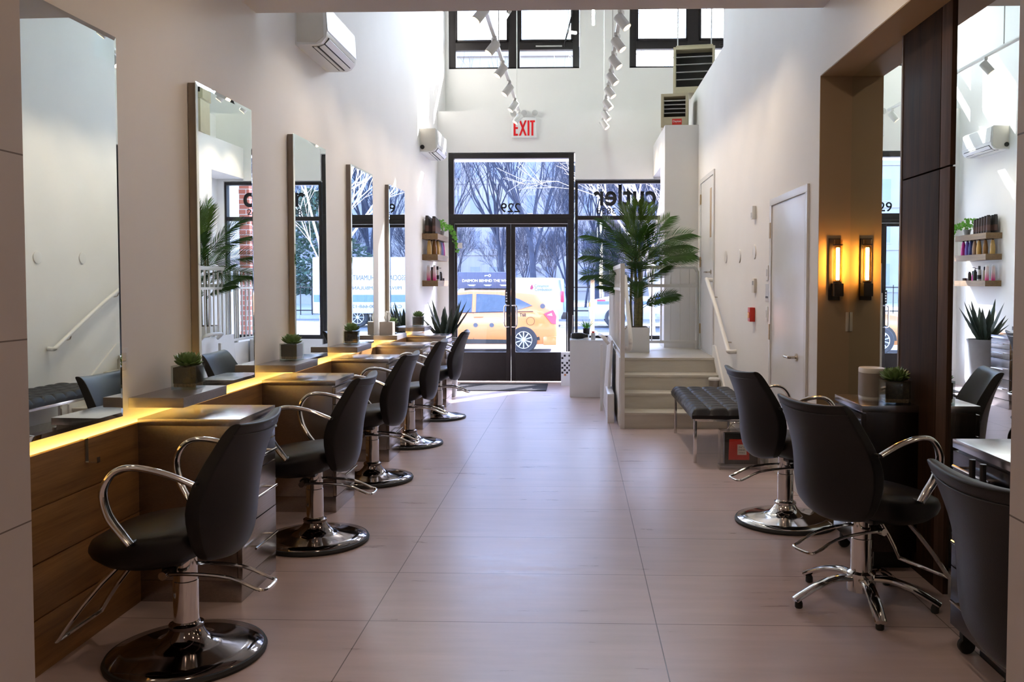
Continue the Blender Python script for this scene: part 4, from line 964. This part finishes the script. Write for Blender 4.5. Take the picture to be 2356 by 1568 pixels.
# speaker on the dark cabinet
t = thing('round_speaker', 'grey rounded speaker with a white top on the dark cabinet', 'speaker', (1.565, 4.56, .83))
def rrect(a, b, r, n=6): return [((a - r) * sx + r * cos(q), (b - r) * sy + r * sin(q)) for sx, sy, q0 in ((1, 1, 0), (-1, 1, pi / 2), (-1, -1, pi), (1, -1, 3 * pi / 2)) for q in [q0 + k * pi / 2 / n for k in range(n + 1)]]
rr_ = rrect(.062, .075, .055)
MB().loft([[(x, y, z) for x, y in rr_] for z in (.012, .135)]).build('grille', 'speaker', t, 50); MB().loft([[(x * f, y * f, z) for x, y in rr_] for f, z in ((.99, .135), (1, .138), (1, .156), (.96, .160))]).build('top', 'whitep', t, 50); MB().loft([[(x * .98, y * .98, z) for x, y in rr_] for z in (0, .012)]).build('foot', 'whitep', t, 50)
# hot-tool holder hanging on the nearer dark cabinet
t = thing('tool_holder', 'black curling-iron holder clipped to the near dark cabinet', 'tool holder', (1.42, 3.02, .72))
m = MB(); m.box(-.03, .02, -.07, .07, -.02, .015, .004); m.build('rack', 'black', t)
for y in (-.04, .04): MB().tube([(-.012, y, -.14), (-.012, y, .09)], .011, 10).build('curling_iron', 'blackp', t)

# ------------------------------------------------------------------ the street
GZ = -.30
struct(B(-60, 60, 13.3, 17.2, GZ - .1, -.12).build('sidewalk', 'walk', smooth=0)); struct(B(-120, 120, 17.2, 41, GZ - .2, GZ).build('street', 'asphalt', smooth=0)); struct(B(-120, 120, 41, 130, GZ - .2, GZ + .15).build('ground_park', 'walk', smooth=0))
def car_body(sta, half, belt, mat, name, parent, sill=.22, tum=.74):
    rings = []
    for s, zt_, f in sta:
        b_ = min(belt, zt_ - .03); h = half * f; top = h * (tum if zt_ > belt + .15 else .93)
        sec = [(h * .93, sill), (h, sill + .25), (h * .995, b_ * .8), (h * .97, b_), (top, zt_ - .05), (top * .85, zt_)]
        rings.append([(s, y, z) for y, z in sec] + [(s, -y, z) for y, z in reversed(sec)])
    o = MB().loft(rings).build(name, mat, parent, 50); return o
def wheel(parent, x, y, r, spokes=10, name='wheel'):
    w_ = MB().lathe([(r * .62, -.10), (r * .9, -.11), (r, -.08), (r, .08), (r * .9, .11), (r * .62, .10)], (x, y, r), 36, 'y').build(name, 'tyre', parent, 40)
    m = MB(); m.lathe([(r * .64, -.118), (r * .60, -.118), (r * .60, -.08), (r * .64, -.08)], (x, y, r), 32, 'y', False, False); m.cyl((x, y - .118, r), r * .14, .05, 16, 'y')
    for k in range(spokes):
        a = 2 * pi * k / spokes; m.tube([(x + r * .1 * sin(a), y - .112, r + r * .1 * cos(a)), (x + r * .62 * sin(a), y - .105, r + r * .62 * cos(a))], .018, 6)
    m.build('rim', 'alloy', w_, 40); return w_
# taxi, nose to -x, tail at +x end
t = thing('taxi', 'yellow taxi hatchback with a roof advertising board outside the glass doors', 'car', (-.47, 21.95, GZ))
ST = [(0, .86, .80), (-.03, .98, .88), (-.10, 1.10, .93), (-.22, 1.26, .96), (-.34, 1.44, .98), (-.6, 1.50, 1), (-1.3, 1.56, 1), (-2.2, 1.57, 1), (-2.75, 1.50, 1), (-3.3, 1.24, 1), (-3.62, 1.06, .98), (-4.2, .92, .92), (-4.5, .72, .84), (-4.58, .5, .78)]
car_body(ST, .89, .98, 'taxi', 'body', t)
yy = lambda z: -.89 * (.97 - .23 * min(1, max(0, (z - .98) / .55)))
def side(poly, mat, name, off=.006, parent=None):
    m = MB(); a = [(x, yy(z) - off, z) for x, z in poly]; b_ = [(x, yy(z) + .03, z) for x, z in poly]
    return m.loft([b_, a]).build(name, mat, parent or t, 0)
for poly in ([(-1.08, 1.04), (-.62, 1.18), (-.95, 1.34), (-1.08, 1.38)], [(-2.02, 1.02), (-1.14, 1.04), (-1.14, 1.40), (-1.5, 1.45), (-2.02, 1.47)], [(-3.1, 1.0), (-2.12, 1.02), (-2.12, 1.47), (-2.5, 1.44), (-3.0, 1.2)]): side(poly, 'carglass', 'side_window')
for poly in ([(-2.065, .32), (-2.075, .32), (-2.085, 1.0), (-2.075, 1.0)], [(-1.12, .6), (-1.13, .6), (-1.115, 1.0), (-1.105, 1.0)]): side(poly, 'dark', 'door_seam')
for x in (-1.95, -3.0): MB().tube([(x - .11, yy(.9) - .012, .895), (x, yy(.9) - .03, .90), (x + .11, yy(.9) - .012, .90)], .014, 6).build('door_handle', 'taxi', t)
side([(-3.2, .24), (-1.25, .24), (-1.25, .34), (-3.2, .36)], 'dark', 'sill_strip', .012); side([(-3.12, .985), (-.60, 1.03), (-.60, 1.045), (-3.12, 1.0)], 'black', 'belt_trim', .012)
tl = MB().loft([[(x, y_, z) for x, z, y_ in ((-.33, .98, -.855), (-.10, 1.08, -.80), (-.055, .92, -.79), (-.06, .72, -.79), (-.14, .74, -.85))], [(x, y_, z) for x, z, y_ in ((-.33, .98, -.885), (-.10, 1.08, -.85), (-.02, .92, -.83), (-.03, .72, -.85), (-.14, .74, -.885))]]).build('tail_light', 'tail', t)
MB().prism([(-.25, .95), (-.14, 1.0), (-.12, .93)], -.889, -.885, 'y').build('lamp_insert', 'whitev', tl)
for x in (-.83, -3.55):
    side([(x + .40 * cos(a), max(.22, .33 + .40 * sin(a))) for a in [pi * k / 12 for k in range(13)]], 'dark', 'wheel_arch', .003); wheel(t, x, -.80, .335)
wheel(t, -.83, .74, .335); wheel(t, -3.55, .74, .335)
B(-.35, -.02, -.86, .86, .20, .42, .03).build('rear_bumper', 'taxi', t)
rb = MB(); rb.box(-2.56, -1.10, -.18, .18, 1.60, 2.02, .02); ad = rb.build('roof_board', 'adboard', t)
B(-2.4, -1.25, -.10, .10, 1.55, 1.60).build('board_mount', 'black', t)
lettering('lettering', 'DAEMON BEHIND THE WHEEL', 'whitev', 1.30, .070, ad, (-1.79, -.186, 1.80), IN, .003, .012)
m = MB(); m.lathe([(.034, 0), (.022, 0)], (-1.74, -.186, 1.93), 20, 'y', False, False); m.box(-1.87, -1.77, -.187, -.183, 1.923, 1.937); m.box(-1.865, -1.85, -.187, -.183, 1.905, 1.923); m.build('key_emblem', 'whitev', ad)
for x in (-2.2, -1.79, -1.38): B(x - .10, x + .10, -.186, -.182, 1.685, 1.695).build('small_print', 'whitev', ad); B(x - .07, x + .07, -.186, -.182, 1.665, 1.672).build('small_print', 'whitev', ad)
lettering('lettering', 'T68', 'ink', .15, .085, t, (-.85, -.878, .955), IN, .003, .01)
for x in (-1.62, -2.02): MB().cyl((x, -.90, .70), .055, .006, 20, 'y').build('door_emblem', 'inkg', t)
MB().lathe([(.062, 0), (.058, -.004)], (-.36, -.885, 1.17), 20, 'y').build('quarter_sticker', 'inkg', t)
MB().tube([(-.66 + .10 * cos(a), -.893, .80 + .10 * sin(a)) for a in [2 * pi * k / 20 for k in range(21)]], .004, 5).build('fuel_flap', 'dark', t)
# white van on the far side
t = thing('van', 'white delivery van with a small red flame logo behind the taxi', 'van', (-.52, 35.0, GZ))
car_body([(0, 1.80, .94), (-.06, 1.92, .98), (-.4, 1.95, 1), (-3.4, 1.95, 1), (-3.9, 1.75, 1), (-4.5, 1.15, 1), (-5.1, .95, .95), (-5.2, .6, .9)], .98, 1.15, 'carwhite', 'body', t, .3, .90)
MB().loft([[(.01, -.93, .95), (.02, -.90, .55), (.12, -.5, .55), (.12, -.5, .95)], [(-.13, -.985, 1.90), (-.10, -.90, 1.92), (.02, -.5, 1.9), (-.03, -.45, 1.9)]]).build('rear_edge', 'blueband', t); B(-.08, .12, -.93, .93, .30, .58, .02).build('rear_bumper', 'blackp', t)
B(-.10, .03, -.99, -.8, .98, 1.42, .02).build('tail_light', 'tail', t)
for x in (-.95, -4.2): wheel(t, x, -.88, .34); wheel(t, x, .8, .34)
lettering('lettering', 'Cinnamon', 'inkg', .56, .12, t, (-.86, -.995, 1.63), IN, .003); lettering('lettering', 'Combustion', 'inkg', .68, .12, t, (-.79, -.995, 1.49), IN, .003)
MB().prism([(-1.32, 1.50), (-1.24, 1.48), (-1.19, 1.56), (-1.24, 1.70), (-1.30, 1.60)], -1.0, -.99, 'y').build('flame_logo', 'maroon', t)
# ambulance to the side
t = thing('ambulance', 'white ambulance with a blue band seen through the shop window', 'ambulance', (.50, 34.0, GZ))
car_body([(0, .75, .88), (.10, 1.05, .94), (.9, 1.22, 1), (1.2, 1.35, 1), (1.75, 1.95, .98), (2.6, 2.0, .98)], .98, 1.18, 'carwhite', 'cab', t, .35, .84)
B(2.5, 6.6, -1.12, 1.12, .55, 2.75, .05).build('box_body', 'carwhite', t); bb = B(2.55, 6.55, -1.128, -1.121, 1.0, 1.28).build('blue_band', 'blueband', t); B(.3, 2.5, -1.0, -.97, .92, 1.04).build('cab_band', 'blueband', t)
MB().prism([(1.35, 1.25), (2.35, 1.25), (2.35, 1.8), (1.8, 1.8)], -.99, -.80, 'y').build('side_window', 'carglass', t)
lettering('lettering', 'ASSOCIATED HUMANITARIAN', 'inkg', 2.6, .20, t, (4.6, -1.125, 1.95), IN, .004); lettering('lettering', 'PRIVATE AMBULANCE', 'inkg', 2.0, .13, t, (4.6, -1.125, 1.55), IN, .004); lettering('lettering', 'CALL 1-800-668-1212', 'inkg', 2.0, .12, t, (4.6, -1.125, .83), IN, .004)
for x in (1.0, 5.2): wheel(t, x, -.90, .40, 8); wheel(t, x, .9, .40, 8)
B(-.0, .16, -.97, -.6, .82, 1.0, .02).build('indicator', 'orange', t); B(.30, .62, -.995, -.95, 1.0, 1.10).build('side_lamp', 'tail', t); B(5.9, 6.2, -1.14, -1.11, 2.5, 2.65, .01).build('marker_lamp', 'tail', t)

# bare trees
def tree_mesh(seed, H0, spread, depth, mat, r0, up=.16):
    rnd = random.Random(seed); T, Bm = MB(), MB()
    def grow(m, p, d, L, r, lev):
        pts = [Vector(p)]; n = 4 if lev < 4 else 3; dd = Vector(d)
        for i in range(n):
            dd = (dd + Vector((rnd.uniform(-1, 1), rnd.uniform(-1, 1), rnd.uniform(-.4, .8))) * .085).normalized(); pts.append(pts[-1] + dd * (L / n))
        m.tube(pts, max(r, .005), 7 if lev < 1 else (5 if lev < 3 else 3), radii=[1 - .45 * i / n for i in range(n + 1)])
        if lev >= depth: return
        kids = (5 if lev == 0 else rnd.choice((3, 4, 4)) if lev < 3 else 3)
        for k in range(kids):
            f = rnd.uniform(.35, 1.0) if k else 1.0; i = min(n, max(1, int(round(f * n)))); a = rnd.uniform(0, 2 * pi); tilt = spread * rnd.uniform(.55, 1.3)
            u = dd.orthogonal().normalized(); u = Matrix.Rotation(a, 3, dd) @ u; nd = (dd * cos(tilt) + u * sin(tilt) + Vector((0, 0, up))).normalized()
            grow(Bm, pts[i], nd, L * rnd.uniform(.66, .90), r * rnd.uniform(.42, .56), lev + 1)
    grow(T, (0, 0, 0), (0, 0, 1), H0, r0, 0)
    return T.mesh('trunk', mat, 60), Bm.mesh('branches', mat, 60)
TV = [tree_mesh(s, h, sp, d, 'bark', r) for s, h, sp, r, d in ((1, 2.9, .36, .16, 6), (5, 3.4, .34, .19, 5), (11, 2.5, .44, .14, 6), (31, 1.3, .50, .07, 6))]
PALE = tree_mesh(21, 2.2, .55, 5, 'palebark', .06, .08)
def tree(tv, loc, rot, s, label, group='bare street trees'):
    t = thing('bare_tree', label, 'tree', loc, rot, group)
    for nm, me in zip(('trunk', 'branches'), tv):
        o = bpy.data.objects.new(nm, me); C.objects.link(o); o.parent = t; o.scale = (s, s, s)
for k, (v, x, y, s) in enumerate(((0, -6.6, 46, 1.15), (1, -4.3, 50, 1.2), (1, -2.05, 43.5, 1.15), (2, -.5, 47, 1.1), (0, 1.2, 51, 1.2), (1, 3.0, 44, 1.1), (2, 5.2, 48, 1.3), (0, 7.6, 45, 1.2), (1, 10.5, 52, 1.2), (2, 13.5, 47, 1.2), (0, 17, 50, 1.2), (1, -9.5, 48, 1.2))):
    tree(TV[v], (x, y, GZ + .15), k * 1.3, s, 'dark bare winter tree in the park across the street')
for k, (x, y, s) in enumerate(((-7.5, 56, 1.3), (-5.4, 60, 1.2), (-3.4, 57, 1.35), (-1.4, 59, 1.2), (.6, 56, 1.3), (2.6, 58, 1.2), (4.6, 57, 1.3), (9, 57, 1.4), (15, 58, 1.4))):
    tree(TV[3], (x, y, GZ + .15), k * 2.1, s, 'low bushy bare tree deeper in the park across the street', 'bare park undergrowth trees')
tree(PALE, (1.55, 17.0, -.12), .6, 1.05, 'slim pale sunlit bare tree on the near sidewalk outside the shop window', None)
t = thing('tree_stake', 'tall pine stake supporting the pale tree outside the shop window', 'stake', (.31, 16.5, -.12)); MB().cyl((0, 0, 0), .04, 1.62, 12).build('post', 'stake', t)
# evergreen
m = MB(); rnd = random.Random(2)
t = thing('evergreen_tree', 'dense evergreen tree across the street in front of the pale building', 'tree', (10.6, 43.5, GZ)); MB().tube([(0, 0, 0), (0, 0, 3)], .18, 8).build('trunk', 'bark', t)
for k in range(2600):
    a = rnd.uniform(0, 6.28); z = rnd.uniform(1.2, 6.5); r = math.sqrt(rnd.uniform(.05, 1)) * 2.1 * (1 - abs(z - 3.2) / 4.2) * (1 + .18 * sin(3 * a + z * 2)); p = Vector((r * cos(a), r * sin(a), z))
    d = Vector((cos(a), sin(a), rnd.uniform(-.6, .8))).normalized(); leaf_pts(m, p, d, rnd.uniform(.18, .42), rnd.uniform(.05, .11), .5, rnd.uniform(-.4, .4), 2)
m.build('foliage', 'yew', t, 0)
# buildings beyond
def building(label, x0, x1, y, h, mat, nx_, nz_, z0=1.5):
    t = thing('apartment_building', label, 'building', ((x0 + x1) / 2, y, GZ)); W_ = (x1 - x0)
    B(-W_ / 2, W_ / 2, 0, 10, 0, h).build('facade', mat, t, 0); B(-W_ / 2 - .2, W_ / 2 + .2, -.4, .1, h - .8, h).build('cornice', mat, t, 0)
    for j in range(nz_):
        B(-W_ / 2, W_ / 2, -.15, 0, z0 + j * 3.4 - .5, z0 + j * 3.4 - .3).build('string_course', mat, t, 0)
    for i in range(nx_):
        for j in range(nz_):
            cx = -W_ / 2 + W_ * (i + .5) / nx_; cz = z0 + j * 3.4
            f = B(cx - .55, cx + .55, -.06, .02, cz, cz + 1.9).build('window', mat, t, 0); B(cx - .45, cx + .45, -.075, -.06, cz + .10, cz + 1.80).build('pane', 'winglass', f, 0)
building('pale stone apartment building across the park behind the transom trees', -16, 2, 82, 24, 'stone', 10, 6)
building('buff brick building across the park behind the shop window trees', 3, 20, 88, 19, 'stoneb', 9, 5)
building('pale ornate corner building far along the street', 13, 45, 64, 24, 'stone', 20, 7)
building('pale building far along the street beyond the taxi nose', -46, -20, 70, 26, 'stone', 9, 7)
m = MB()
for k in range(70): m.box(-18 + k * .6, -17.96 + k * .6, 0, .04, 0, 1.5)
for z in (.2, 1.35): m.box(-18, 24, 0, .04, z, z + .06)
o = m.build('park_fence', 'black', None, 0); o.location = (0, 42, GZ + .15); tag(o, 'dark iron park fence along the far sidewalk', 'fence')
t = thing('brick_pier', 'red brick wall pier beside the shop window outside', 'wall', (1.95, 13.35, -.12)); B(-.5, .45, 0, .5, 0, 4.2).build('brickwork', 'brick', t, 0)
